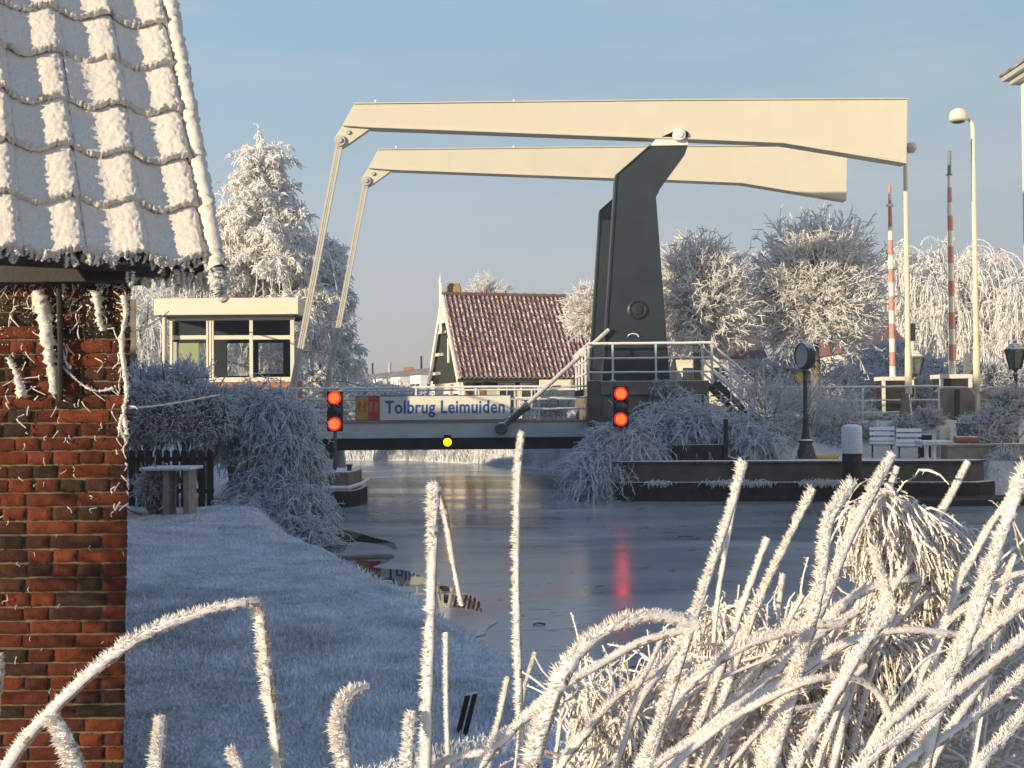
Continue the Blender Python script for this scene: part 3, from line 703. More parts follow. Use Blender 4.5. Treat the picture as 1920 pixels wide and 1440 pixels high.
# push rod
a0, a1 = P(940, 803, D1 - 0.22), P(1142, 618, D1 - 0.10)
u_ = (a1 - a0).normalized()
b = MB(); b.tube([a0 + u_ * 0.9, a1], 0.068, 10); pr_ = b.build("push_rod", M['steel'], bridge, smooth=True)
b = MB(); b.tube([a0, a0 + u_ * 0.35, a0 + u_ * 0.36, a0 + u_ * 0.92, a0 + u_ * 0.93, a0 + u_ * 1.05], [0.09, 0.09, 0.12, 0.13, 0.17, 0.17], 12); b.build("sleeve", M['rod_dark'], pr_, smooth=True)
b = MB(); b.lathe(a0, [(0.0, -0.16), (0.15, -0.16), (0.19, -0.12), (0.19, 0.10), (0.17, 0.24)], 18, 'Y'); b.build("pivot_boss", M['rod_dark'], pr_, smooth=True)
q = a0 + u_ * 3.3
b = MB(); b.lathe(q + Vector((0, -.12, .06)), [(0.13, 0), (0.13, 0.24)], 14, 'Y'); b.lathe(q + Vector((-.18, -.1, -.07)), [(0.09, 0), (0.09, 0.2)], 14, 'Y'); b.build("guide_roller", M['rail'], pr_, smooth=True)

# yellow navigation lamp under the girder
c = P(839, 829, D1 + 0.02)
nl = empty("navigation_lamp", c, 'lit yellow navigation lamp on the black bridge girder', 'lamp')
b = MB(); b.lathe(c, [(0.15, 0.08), (0.15, -0.05), (0.125, -0.05), (0.125, -0.02)], 20, 'Y'); b.box(c + Vector((-.11, -.04, .12)), c + Vector((.11, .05, .22))); b.build("housing", M['black'], nl, smooth=True)
b = MB(); b.lathe(c + Vector((0, -0.03, 0)), [(0.122, 0.02), (0.11, -0.03), (0.06, -0.06), (0.0, -0.065)], 20, 'Y'); b.build("lens", M['yellow_lamp'], nl, smooth=True)

# name sign on the railing
sg = empty("bridge_sign", P(812, 787, D1), 'cream bridge name sign with blue lettering and red gold emblem on the railing', 'sign')
SD = D1 - 0.06
def sp(x, y): return P(x, y, SD)
b = MB(); x0, x1 = sp(712, 760).x, sp(957, 760).x; zt_, zb_ = sp(812, 742.5).z, sp(812, 787).z
b.box((x0, SD, zb_), (x1, SD + 0.04, zt_)); b.build("name_panel", M['sign_cream'], sg)
b = MB(); xe0 = sp(668, 760).x
b.box((xe0 - .01, SD - 0.012, zt_), (x1 + .012, SD + 0.05, zt_ + .022)); b.box((xe0 - .01, SD - 0.012, zb_ - .022), (x1 + .012, SD + 0.05, zb_)); b.box((x1, SD - 0.012, zb_), (x1 + 0.02, SD + 0.05, zt_)); b.box((x0 - .02, SD - .012, zb_), (x0, SD + .05, zt_)); b.box((xe0 - .02, SD - .012, zb_), (xe0, SD + .05, zt_))
b.build("frame", M['sign_blue'], sg)
em = MB(); W_, H_ = x0 - .02 - xe0, zt_ - zb_
def er(u0, v0, u1, v1, m, yo=0.0): em.box((xe0 + u0 * W_, SD - yo, zb_ + v0 * H_), (xe0 + u1 * W_, SD + 0.03, zb_ + v1 * H_), m)
er(0, .22, .52, 1, 0); er(.52, .22, 1, 1, 1); er(0, 0, .52, .22, 0); er(.52, 0, 1, .22, 1)
rs = random.Random(3)
def blotch(cx, cy, m):                                   # rampant heraldic beast read as a ragged figure at this size
    for (u, v, w, h) in ((0, 0, .07, .22), (.05, .12, .05, .12), (-.05, -.02, .05, .08), (-.03, -.16, .04, .12), (.04, -.18, .04, .12), (.09, .02, .04, .07), (.0, .16, .06, .08)):
        er(cx + u - w / 2, cy + v - h / 2, cx + u + w / 2, cy + v + h / 2, m, 0.004 + 0.001 * rs.random())
blotch(.14, .58, 1); blotch(.37, .58, 1); blotch(.63, .58, 0); blotch(.86, .58, 0)
em.build("emblem", [M['gold'], M['em_red']], sg)
fc = bpy.data.curves.new("lettering", 'FONT'); fc.body = "Tolbrug Leimuiden"; fc.size = 0.60; fc.extrude = 0.004; fc.offset = 0.012; fc.space_character = 1.06
fo = bpy.data.objects.new("tmp_text", fc); COL.objects.link(fo); bpy.context.view_layer.update()
tm = bpy.data.meshes.new_from_object(fo.evaluated_get(bpy.context.evaluated_depsgraph_get())); bpy.data.objects.remove(fo)
co = np.array([v.co[:] for v in tm.vertices]); w = co[:, 0].max() - co[:, 0].min()
tx0, tx1 = sp(722, 760).x, sp(946, 760).x; sc = (tx1 - tx0) / w
capz0, capz1 = sp(834, 774).z, sp(834, 750.5).z
caph = co[:, 1].max()
for v in tm.vertices:
    x, y, z = v.co; v.co = (tx0 + (x - co[:, 0].min()) * sc, SD - 0.006 - z, capz0 + y * (capz1 - capz0) / caph)
lt = link("lettering", tm, M['sign_blue'], sg)

# pier under the towers with platform railing and stairs
pier = empty("bridge_pier", P(1220, 870, 37), 'dark concrete bridge pier with railed platform and frosted steps', 'pier')
zp = P(1220, 714, 35.2).z; zq = P(1220, 870, 33).z
pxl, pxr = P(1104, 760, 35.1).x, P(1330, 760, 35.1).x
b = MB(); b.box((pxl, 35.1, -1), (pxr, 43.2, zp - 0.42)); b.box((pxl, 35.1, zp - .42), (pxl + 0.95, 36.0, zp - 0.3)); b.build("pier_block", M['concrete'], pier, bevel=0.03)
b = MB(); b.box((pxl + .35, 34.95, zp - 0.42), (pxr - 0.02, 43.3, zp)); b.build("platform_slab", M['concrete'], pier, bevel=0.03)
b = MB(); b.box((pxl - .02, 34.98, -1), (pxl + 0.42, 35.5, zp + 0.02)); b.build("corner_column", M['concrete2'], pier, bevel=0.03)
railing(pier, 35.0, P(1103, 700, 35).x, P(1335, 700, 35).x, zp, (1.12, 0.68, 0.26), [P(x, 700, 35).x for x in (1149, 1230, 1335)], r=0.04, pr=0.03, name="platform_railing")
b = MB()
for h in (1.12, 0.68, 0.26):
    b.tube([(P(1104, 700, 35).x, 35.0 + i * 1.0, zp + h) for i in range(8)], 0.036, 8)
for yy in (35.15, 36.6, 38.4, 40.2, 42.0): b.box((P(1104, 700, 35).x - .03, yy - .03, zp - .2), (P(1104, 700, 35).x + .03, yy + .03, zp + 1.1))
b.build("side_railing", M['rail'], pier)
# stairs down to the right
s0, s1 = P(1330, 716, 35.3), P(1402, 786, 35.3)
for yy in (35.15, 36.9):
    b = MB(); o1 = Vector((s0.x, yy, s0.z)); o2 = Vector((s1.x + .1, yy, s1.z - .05))
    b.prism([o1, o1 + Vector((0.30, 0, 0)), o2 + Vector((.2, 0, 0)), o2], (0, .06, 0)); b.build("stringer", M['tower'], pier)
    b = MB()
    for h in (1.12, 0.70, 0.30):
        b.tube([o1 + Vector((0.0, 0, h)), o1 + Vector((.12, 0, h - .04)), o2 + Vector((0.05, 0, h + .1)), o2 + Vector((.08, 0, h - .3 if h > 1 else h - .1))], 0.036, 8)
    for t in (0.05, 0.5, 0.97): p = o1.lerp(o2, t); b.box(p + Vector((-.03, -.03, 0)), p + Vector((.03, .03, 1.1)))
    b.build("stair_rail", M['rail'], pier)
for i in range(7):
    p = s0.lerp(s1, (i + .5) / 7); b = MB(); b.box((p.x - .10, 35.22, p.z - .03), (p.x + .16, 36.88, p.z + .02)); b.build("step", M['steel'], pier)
# right hand railing and road strip
rr = empty("road_railing", P(1560, 800, 36.4), 'long frosted three bar railing beside the road right of the steps', 'railing')
railing(rr, 36.4, P(1404, 722, 36.4).x, P(1762, 722, 36.4).x, P(1560, 792, 36.4).z, (1.10, 0.68, 0.30), [P(x, 722, 36.4).x for x in (1404, 1505, 1617, 1700, 1760)], r=0.035, name="railing_bars")
b = MB(); xs = P(1340, 790, 38).x
for sgn, x0, x1 in ((0, xs + .2, 60.0), (1, -60.0, LX0 + .1)):
    b.box((x0, 37.0, 1.5), (x1, 42.6, 2.062))
tag(b.build("road", M['asphalt']), kind='structure', label='frosty road leading to the bridge')
ab = MB(); ab.box((LX0 - 6, 35.4, -1), (LX0 - .02, 43, zt - 0.1)); tag(ab.build("road_abutment", M['concrete']), 'concrete road abutment at the left end of the deck', 'abutment')

# ------------------------------------------------------------------ signal lights
def signal(px, ytop, ybot, cx_y, d, ypost, label):
    s = empty("signal_light", P(px, ypost, d), label, 'signal light', 'boat signal lights before the bridge')
    w = 29 / FPX * d / 2; c0, c1 = P(px, ytop, d), P(px, ybot, d)
    b = MB(); b.box((c0.x - w, d, c1.z), (c0.x + w, d + 0.2, c0.z)); b.build("housing", M['black'], s, bevel=0.03)
    for i, (yy, on) in enumerate(((cx_y[0], 1), ((cx_y[0] + cx_y[1]) / 2, 0), (cx_y[1], 1))):
        c = P(px, yy, d); b = MB(); r = 12.3 / FPX * d
        b.lathe(c, [(r, 0.01), (r * .97, -0.02), (r * .78, -0.04)], 24, 'Y', 1); b.lathe(c, [(r * .78, -0.04), (r * .4, -0.052), (0.0, -0.055)], 24, 'Y', 0); l = b.build("lens", [M['red_lamp'], M['red_rim']] if on else M['off_lens'], s, smooth=True)
        b = MB(); a = np.linspace(0.1, PI - 0.1, 13)
        V = [c + Vector((r * 1.1 * math.cos(t), 0.0 - (0.02 + .09 * math.sin(t)) * q, r * 1.1 * math.sin(t))) for q in (0, 1) for t in a]
        b.add(V, [(i, i + 1, i + 14, i + 13) for i in range(12)]); h = b.build("hood", M['rubber'], s)
        sm = h.modifiers.new("solid", 'SOLIDIFY'); sm.thickness = 0.008
    b = MB(); p = P(px, ybot, d); q = P(px, ypost, d); p.y = q.y = d + .1
    b.tube([q, p], 0.045, 10); b.lathe(q, [(0.12, 0), (0.12, 0.03), (.05, .05)], 12); b.build("post", M['rod_dark'], s, smooth=True)
signal(627, 734, 809, (746, 795), 30.6, 885, 'left double red boat signal standing on the left abutment')
signal(1164, 724, 800, (738, 786), 31.9, 868, 'right double red boat signal standing among the frosted shrubs')

# left abutment
la = empty("bridge_abutment", P(640, 945, 30.5), 'low concrete landing stage with black timber fender under the left signal', 'abutment')
zt1 = P(630, 884, 30.2).z; A = P(560, 884, 30.2).x; Bx = P(664, 884, 30.2).x
b = MB(); b.prism([(A - 1.5, 30.0, -0.8), (Bx - .1, 30.0, -0.8), (Bx, 30.4, -.8), (Bx + .02, 31.6, -.8), (A - 1.5, 33.6, -.8)], (0, 0, zt1 + .8)); b.build("landing_block", M['concrete'], la, bevel=0.03)
b = MB(); b.prism([(A - 1.5, 29.75, -0.8), (Bx - .05, 29.75, -0.8), (Bx + .14, 30.3, -.8), (Bx + .16, 31.7, -.8), (Bx + .03, 31.7, -.8), (Bx + .02, 30.35, -.8), (Bx - .1, 29.98, -.8), (A - 1.5, 29.98, -.8)], (0, 0, 1.22)); b.build("fender", M['timber'], la, bevel=0.03)
b = MB(); b.tube([(A - 1.4, 29.72, 0.52), (Bx - .07, 29.72, .5), (Bx + .17, 30.3, .56), (Bx + .19, 31.6, .6)], 0.05, 8); b.build("rubbing_strip", M['rail'], la, smooth=True)
b = MB(); c = P(613, 872, 30.7); b.box((c.x - .17, 30.6, zt1), (c.x + .17, 30.95, c.z + .14)); tag(b.build("utility_box", M['steel'], bevel=0.02), 'small grey box standing at the foot of the left signal', 'box')
b = MB(); c = P(654, 876, 30.4); b.lathe((c.x, 30.5, zt1), [(.06, 0), (.06, .1), (.09, .12), (.09, .17), (0, .19)], 12); tag(b.build("mooring_bollard", M['lead'], smooth=True), 'small dark mooring bollard on the corner of the landing stage', 'bollard')

# ------------------------------------------------------------------ bridge keeper's house
BH = 38.0
bh = empty("bridge_house", P(430, 720, BH), 'flat roofed cream bridge keeper house with wide windows', 'bridge house')
def bx(name, m, x0, y0, x1, y1, d0, d1, parent=None, bev=0.0, py=None):
    a = P(x0, y0, BH); c = P(x1, y1, BH); b = MB(); b.box((a.x, d0, c.z), (c.x, d1, a.z)); return b.build(name, M[m], parent or bh, bevel=bev)
bx("roof", 'house_cream', 296, 562, 564, 591, BH - .45, BH + 1.7, bev=0.02)
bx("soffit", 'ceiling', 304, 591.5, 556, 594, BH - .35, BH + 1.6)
bx("brick_base", 'red_brick', 318, 716, 551, 800, BH + .02, BH + 1.5)
fr_ = MB(); gl_ = []
def fbar(x0, y0, x1, y1, t=0.12, yo=0.0):
    a = P(x0, y0, BH); c = P(x1, y1, BH); fr_.box((a.x, BH + yo, c.z), (c.x, BH + yo + t, a.z))
fbar(318, 594, 552, 599.5); fbar(318, 708.5, 552, 715.5, .16, -.03)
for x0, x1 in ((318, 323), (386.5, 390), (391.5, 396), (397, 400.5), (467.5, 474), (544, 551.5)): fbar(x0, 599.5, x1, 708.5)
for x0, x1 in ((323, 386.5), (400.5, 467.5), (474, 544)): fbar(x0, 629, x1, 636, .10, .012)
fr = fr_.build("window_frame", M['house_cream'], bh)
for i, (x0, x1) in enumerate(((323, 386.5), (400.5, 467.5), (474, 544))):
    for y0, y1 in ((599.5, 629), (636, 708.5)):
        a = P(x0, y0, BH); c = P(x1, y1, BH); b = MB(); b.box((a.x, BH + .06, c.z), (c.x, BH + .066, a.z)); b.build("pane", M['glass'], fr)
# inside: back wall with two windows, door, ceiling, floor, side walls
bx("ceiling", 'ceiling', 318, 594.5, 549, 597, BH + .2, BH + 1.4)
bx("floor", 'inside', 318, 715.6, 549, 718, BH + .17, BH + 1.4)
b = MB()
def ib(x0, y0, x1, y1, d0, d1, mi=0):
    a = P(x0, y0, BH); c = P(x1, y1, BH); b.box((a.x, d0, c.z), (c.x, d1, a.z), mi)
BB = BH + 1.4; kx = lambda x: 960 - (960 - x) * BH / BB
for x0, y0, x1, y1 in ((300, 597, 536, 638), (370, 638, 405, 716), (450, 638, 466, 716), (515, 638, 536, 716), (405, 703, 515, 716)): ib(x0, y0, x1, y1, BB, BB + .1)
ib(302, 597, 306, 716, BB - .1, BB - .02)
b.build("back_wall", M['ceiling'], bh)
bx("inner_door", 'door_green', 316, 640, 356, 714, BH + 1.1, BH + 1.16, bev=.01)
bx("door_jamb", 'cream_wall', 307, 638, 314, 714, BH + 1.05, BH + 1.2)
bx("desk", 'timber', 455, 700, 545, 707, BH + .9, BH + 1.6)
b = MB(); a = P(313, 556, BH); c = P(313, 716, BH); b.tube([(a.x, BH - .25, a.z - .1), (c.x, BH - .25, c.z)], 0.075, 10); b.build("downpipe", M['lamp_post'], bh, smooth=True)

# ------------------------------------------------------------------ farmhouse with maroon pantiles
HP = R(17); rd = Vector((math.cos(HP), math.sin(HP), 0)); gd = Vector((-math.sin(HP), math.cos(HP), 0))
FC = P(862, 709, 50.0); HWID = 6.0; HLEN = 9.2
apex_h = P(822, 553, 52.9).z - FC.z
hs = empty("farmhouse", (FC.x + 3, FC.y + 3, 1.0), 'farmhouse with maroon pantile roof and dark green gable behind the bridge', 'house')
def HH(u, v, z): return FC + rd * u + gd * v + Vector((0, 0, z))
slope = math.hypot(HWID / 2, apex_h)
su = (HH(0, HWID / 2, apex_h) - HH(0, 0, 0)).normalized(); sn = rd.cross(su).normalized()
ncol, nrow = 42, 17
parts = []
nu = ncol * 8 + 1; q = np.linspace(0, ncol, nu)
fq = q % 1.0
prof = 0.055 * np.clip(np.sin((fq - 0.25) * 2 * PI), -0.35, 1)
for j in range(nrow):
    v = np.array([0.0, 0.35, 1.06]); vv = (j + v) * slope / nrow
    h = prof[None] + (0.055 * (1 - v))[:, None] + rng.normal(0, .004, (1, nu))
    Pt = np.array(HH(0, 0, 0.0))[None, None] + (q * HLEN / ncol)[None, :, None] * np.array(rd) + vv[:, None, None] * np.array(su) + h[..., None] * np.array(sn)
    lip = Pt[0] - 0.06 * np.array(sn); Pt = np.concatenate([lip[None], Pt], 0)
    I = np.arange(4 * nu).reshape(4, nu); Fq = np.stack([I[:-1, :-1], I[:-1, 1:], I[1:, 1:], I[1:, :-1]], -1)
    col_id = np.arange(nu - 1) % 8
    mi = np.zeros((3, nu - 1), int)
    mi[:, (col_id >= 3) & (col_id <= 4)] = 1; mi[0, :] = 1
    flip = rng.random((3, nu - 1)) < 0.24; mi[flip] = 1 - mi[flip]
    parts.append((Pt.reshape(-1, 3), Fq.reshape(-1, 4), mi.ravel(), False))
back = MB()
rf = np_obj("roof", parts, [M['pantile'], M['tile_frost']], hs)
back.prism([HH(0, HWID / 2, apex_h), HH(HLEN, HWID / 2, apex_h), HH(HLEN, HWID, 0), HH(0, HWID, 0)], -sn * 0.02 + Vector((0, 0, 0.05))); back.build("back_slope", M['pantile'], rf)
b = MB(); b.tube([HH(i * HLEN / 40, HWID / 2, apex_h + .03 + .03 * (i % 2)) for i in range(41)], 0.10, 8); b.build("ridge_tile", M['pantile'], rf, smooth=True)
ch = P(851, 560, 53.6); b = MB(); b.box((ch.x - .33, 53.2, ch.z - .6), (ch.x + .33, 53.9, ch.z + .55)); b.box((ch.x - .28, 53.25, ch.z + .55), (ch.x + .28, 53.85, ch.z + .68)); b.build("chimney", M['yellow_brick'], rf, bevel=.02)
gw = MB(); gw.prism([HH(.18, .12, -.15), HH(.18, HWID / 2, apex_h - .1), HH(.18, HWID - .12, -.15)], rd * 0.12); gable = gw.build("gable_wall", M['green_wall'], hs)
b = MB()
for v0, v1 in ((-.18, HWID / 2), (HWID + .18, HWID / 2)):
    z0 = -0.40 if v0 < 0 else -0.40
    p, q2 = HH(-.06, v0, z0), HH(-.06, v1, apex_h + .10)
    dn = Vector((0, 0, -.42)); b.prism([p, q2, q2 + dn, p + dn], rd * 0.10)
b.build("bargeboard", M['white_paint'], hs)
b = MB(); a = HH(-.10, HWID / 2, apex_h); b.box(a + Vector((-.06, -.06, -1.7)), a + Vector((.06, .06, .55))); b.lathe(a + Vector((0, 0, .5)), [(.06, 0), (.09, .1), (.03, .2), (0, .55)], 8); b.build("gable_finial", M['white_paint'], hs)
b = MB(); p, q2 = HH(-.08, HWID / 2 - .75, apex_h - 1.3), HH(-.08, HWID / 2 + .75, apex_h - 1.3); b.prism([p, q2, q2 + Vector((0, 0, .14)), p + Vector((0, 0, .14))], rd * .1)
for v in (HWID / 2 - .38, HWID / 2 + .38): a = HH(-.08, v, apex_h - 1.3); b.box(a + Vector((-.04, -.04, 0)), a + Vector((.04, .04, .62)))
b.build("gable_brace", M['white_paint'], hs)
for v, z0, z1 in ((2.5, .75, 1.85), (1.5, .75, 1.85)):
    b = MB(); a, c = HH(.16, v - .09, z0), HH(.16, v + .09, z0); b.prism([a, c, c + Vector((0, 0, z1 - z0)), a + Vector((0, 0, z1 - z0))], -rd * .06); b.build("window", M['white_paint'], gable)
for v, z in ((3.3, 2.1), (3.9, 1.1), (4.5, .25)):
    b = MB(); a, c = HH(.16, v - .32, z), HH(.16, v + .32, z); b.prism([a, c, c + Vector((0, 0, .13)), a + Vector((0, 0, .13))], -rd * .22); b.build("ledge", M['white_paint'], gable)
zg = 1.0 - FC.z
b = MB(); b.prism([HH(.25, .25, zg), HH(HLEN - .1, .25, zg), HH(HLEN - .1, HWID - .25, zg), HH(.25, HWID - .25, zg)], Vector((0, 0, -zg - .16))); b.build("wall", M['cream_wall'], hs)
b = MB(); b.prism([HH(-.1, -.14, -.16), HH(HLEN, -.14, -.16), HH(HLEN, .02, -.16), HH(-.1, .02, -.16)], Vector((0, 0, .13))); b.build("gutter", M['timber'], hs)
# front face windows and piers (u along the ridge)
def hfront(name, m, u0, u1, z0, z1, out=0.03, parent=None):
    b = MB(); a, c = HH(u0, .25, z0), HH(u1, .25, z0); b.prism([a, c, c + Vector((0, 0, z1 - z0)), a + Vector((0, 0, z1 - z0))], -gd * out); return b.build(name, M[m], parent or hs)
hfront("brick_pier", 'red_brick', .3, .62, zg, -.18, .05); hfront("brick_pier", 'red_brick', 1.0, 1.15, zg, -.18, .05)
for u0, u1 in ((1.75, 2.55), (2.75, 4.1), (4.3, 5.35)):
    w = hfront("window", 'white_paint', u0, u1, -1.9, -.2, .03); hfront("pane", 'glass_dark', u0 + .09, (u0 + u1) / 2 - .03, -1.8, -.28, .037, w); hfront("pane", 'glass_dark', (u0 + u1) / 2 + .03, u1 - .09, -1.8, -.28, .037, w)
hfront("eave_shade_strip", 'timber', .3, HLEN - .2, -.48, -.17, .012)  # dark strip put in for the shade under the eave
for v, z0 in ((.9, -1.9), (2.6, -1.9), (4.3, -1.9)):
    b = MB(); a, c = HH(.25, v, z0), HH(.25, v + 1.1, z0); b.prism([a, c, c + Vector((0, 0, 1.5)), a + Vector((0, 0, 1.5))], -rd * .05); w = b.build("window", M['white_paint'], hs)
    b = MB(); a, c = HH(.19, v + .15, z0 + .15), HH(.19, v + .95, z0 + .15); b.prism([a, c, c + Vector((0, 0, 1.1)), a + Vector((0, 0, 1.1))], -rd * .02); b.build("pane", M['glass_dark'], w)
for v0 in (2.05, 3.75): b = MB(); a, c = HH(.25, v0, zg), HH(.25, v0 + .5, zg); b.prism([a, c, c + Vector((0, 0, -zg - .2)), a + Vector((0, 0, -zg - .2))], -rd * .03); b.build("brick_pier", M['red_brick'], hs)
# low flat annexe of the farmhouse, right (cream wall and dark garage)
b = MB(); a, c = P(1012, 712, 49.5), P(1078, 830, 49.5); b.box((a.x, 49.5, 0.9), (c.x, 50.6, a.z)); b.build("annexe_wall", M['cream_wall'], hs)
b = MB(); a, c = P(1079, 722, 49.5), P(1108, 830, 49.5); b.box((a.x, 49.5, 0.9), (c.x + 2.5, 52, a.z)); tag(b.build("garden_shed", M['timber'], bevel=.03), 'dark timber garden shed beside the cream farmhouse annexe', 'shed')

# ------------------------------------------------------------------ row of terraced houses far behind
names_l = ['nearest terraced house of the far row, partly behind the farmhouse gable', 'terraced house second from the farmhouse gable, grey chimney pipe on its roof',
           'middle house of the far terraced row, dark pole on its roof', 'terraced house fourth from the farmhouse gable in the far row', 'terraced house second from the birch end of the far row', 'farthest terraced house of the row, nearest the big frosted birch']
dA, dB = 96.0, 130.0; NA = 6
tr0, tr1 = P(815, 690, dA), P(628, 702, dB)
for i in range(NA):
    q0, q1 = tr0.lerp(tr1, i / NA), tr0.lerp(tr1, (i + 1) / NA)
    dirr = (q1 - q0).normalized(); nb = Vector((dirr.y, -dirr.x, 0)); nb = nb if nb.y < 0 else -nb
    ln = (q1 - q0).length
    h = empty("terraced_house", (q0 + q1) / 2 * 1.0, names_l[i], 'house', 'terraced houses far behind the bridge'); h.location.z = 1.0
    ze = 4.75; zr = 6.1
    def TH_(u, v, z): return Vector((q0.x, q0.y, 0)) + Vector((dirr.x, dirr.y, 0)).normalized() * u + nb * v + Vector((0, 0, z))
    L2 = Vector((q1.x - q0.x, q1.y - q0.y, 0)).length
    b = MB(); b.prism([TH_(0.02, 0, 1), TH_(L2 - .02, 0, 1), TH_(L2 - .02, -7, 1), TH_(.02, -7, 1)], (0, 0, ze - 1)); b.build("wall", M['cream_wall'], h)
    b = MB(); b.prism([TH_(0, .35, ze - .1), TH_(0, -3.5, zr), TH_(0, -7.3, ze - .1)], TH_(L2, 0, 0) - TH_(0, 0, 0)); r_ = b.build("roof", M['far_roof'], h)
    c = TH_(L2 * (.2 + .15 * (i % 3)), -3.5, zr - .1); b = MB()
    if i % 3 == 1: b.tube([c, c + Vector((0, 0, 1.1))], .16, 8); b.build("chimney", M['steel'], r_)
    elif i % 3 == 2: b.tube([c, c + Vector((0, 0, 1.3))], .10, 8); b.build("chimney", M['rubber'], r_)
    else: b.box(c + Vector((-.5, -.25, 0)), c + Vector((.5, .25, .4))); b.build("chimney", M['red_brick'], r_)
    b = MB(); b.prism([TH_(L2 * .12, 0, 2.9), TH_(L2 * .62, 0, 2.9), TH_(L2 * .62, 1.0, 2.9), TH_(L2 * .12, 1.0, 2.9)], (0, 0, ze - 2.55)); w = b.build("bay_window", M['white_paint'], h)
    for u0, u1 in ((.16, .34), (.38, .58)):
        b = MB(); b.prism([TH_(L2 * u0, 1.0, 3.1), TH_(L2 * u1, 1.0, 3.1), TH_(L2 * u1, 1.03, 3.1), TH_(L2 * u0, 1.03, 3.1)], (0, 0, 1.3)); b.build("pane", M['glass_dark'], w)
    b = MB(); b.prism([TH_(L2 * .70, 0, 2.9), TH_(L2 * .92, 0, 2.9), TH_(L2 * .92, .04, 2.9), TH_(L2 * .70, .04, 2.9)], (0, 0, 1.5)); b.build("pane", M['glass_dark'], h)

# houses behind the pollard trees
def bg_house(px0, px1, yr, ye, d, label, wall='cream_wall', dep=7.0):
    a, c = P(px0, ye, d), P(px1, ye, d); zr_ = P(px0, yr, d + dep / 2).z; h = empty("brick_house", ((a.x + c.x) / 2, d + 2, 1.0), label, 'house')
    b = MB(); b.box((a.x + .2, d + .2, 0.9), (c.x - .2, d + dep - .2, a.z - .12)); b.build("wall", M[wall], h)
    b = MB(); b.prism([(a.x, d, a.z - .1), (a.x, d + dep / 2, zr_), (a.x, d + dep, a.z - .1)], (c.x - a.x, 0, 0)); b.build("roof", M['pantile'], h)
    for t in (.2, .5, .78):
        x = a.x + (c.x - a.x) * t; b = MB(); b.box((x - .5, d + .14, a.z - 1.7), (x + .5, d + .21, a.z - .45)); w = b.build("window", M['white_paint'], h)
        b = MB(); b.box((x - .42, d + .11, a.z - 1.62), (x + .42, d + .145, a.z - .53)); b.build("pane", M['glass_dark'], w)
bg_house(1262, 1440, 608, 668, 54, 'cream walled house with maroon roof behind the pollard beside the tower')
bg_house(1600, 1712, 600, 655, 62, 'low house with maroon roof behind the two barriers', dep=8)

# tall pale house cut by the right frame edge
th = empty("pale_house", P(1960, 860, 33), 'tall pale yellow house with dark cornice at the right edge', 'house')
a = P(1914, 150, 42); zc = P(1914, 156, 42).z
b = MB(); b.box((a.x, 24, .9), (a.x + 7, 42, zc)); b.build("wall", M['cream_wall'], th)
b = MB(); b.box((a.x - .28, 23.7, zc + .002), (a.x + 7.3, 42.3, zc + .18)); b.box((a.x - .48, 23.5, zc + .182), (a.x + 7.4, 42.5, zc + .36)); b.build("cornice", M['steel'], th, bevel=.02)
b = MB(); b.box((a.x - .55, 23.4, zc + .362), (a.x + 7.4, 42.55, zc + .44)); b.build("roof", M['far_roof'], th)

# unseen buildings added left of the photographer to shade the canal and bridge
def barn(name, x0, x1, y0, y1, ze, zr, label):
    h = empty(name, ((x0 + x1) / 2, (y0 + y1) / 2, 0.9), label, 'house')
    b = MB(); b.box((x0, y0, 0.6), (x1, y1, ze)); b.build("wall", M['red_brick'], h)
    b = MB(); b.prism([(x0 - .3, y0 - .4, ze), (x0 - .3, (y0 + y1) / 2, zr), (x0 - .3, y1 + .4, ze)], (x1 - x0 + .6, 0, 0)); b.build("roof", M['pantile'], h)
barn("shade_barn", -28.6, -7.7, 14.5, 21.5, 4.6, 7.5, 'long brick barn added out of view behind the old shed to cast shade')
barn("brick_house", -31.5, -12.0, 2.5, 10.5, 6.2, 12.4, 'tall brick house added out of view left of the old shed to cast shade')

# ------------------------------------------------------------------ street furniture on the right
def lamp_post(px_b, py_b, px_t, py_t, d, arm, label):
    s = empty("street_lamp", P(px_b, py_b, d), label, 'street lamp')
    p0, p1 = P(px_b, py_b, d), P(px_t, py_t, d); p0.x = p1.x
    b = MB(); ln = p1.z - p0.z
    pts = [p0, p0 + Vector((0, 0, ln * .18)), p0 + Vector((0, 0, ln * .19)), p1 - Vector((0, 0, .35))]
    pts += [p1 + Vector((-arm * (1 - math.cos(t)), 0, -.35 + .35 * math.sin(t))) for t in (PI / 6, PI / 3, PI / 2)]
    b.tube(pts, [.115, .105, .085, .07, .06, .055, .05], 12); b.build("pole", M['lamp_post'], s, smooth=True)
    h = p1 + Vector((-arm - .22 * (1 if arm else 0), 0, .02)); return s, h
s, h = lamp_post(1830, 740, 1824, 222, 38.0, .22, 'tall street lamp with drum head left of the pale house')
b = MB(); b.lathe(h + Vector((-.03, 0, -.13)), [(.22, 0), (.29, .05), (.29, .22), (.25, .34), (.12, .42), (0, .43)], 20); b.build("lamp_head", M['lamp_post'], s, smooth=True)
b = MB(); b.lathe(h + Vector((-.03, 0, -.17)), [(0, 0), (.15, .01), (.21, .04)], 18); b.build("diffuser", M['lead'], s, smooth=True)
s, h = lamp_post(1704, 740, 1697, 268, 38.2, 0, 'street lamp whose dome head shows past the bridge beam end')
c = P(1708, 276, 38.2)
b = MB(); b.lathe(c + Vector((0, 0, -.03)), [(.19, 0), (.185, .08), (.13, .16), (0, .19)], 18); b.build("lamp_head", M['lamp_post'], s, smooth=True)
b = MB(); b.lathe(c + Vector((0, 0, -.20)), [(0, 0), (.10, .02), (.165, .10), (.175, .165)], 18); b.build("diffuser", M['steel'], s, smooth=True)

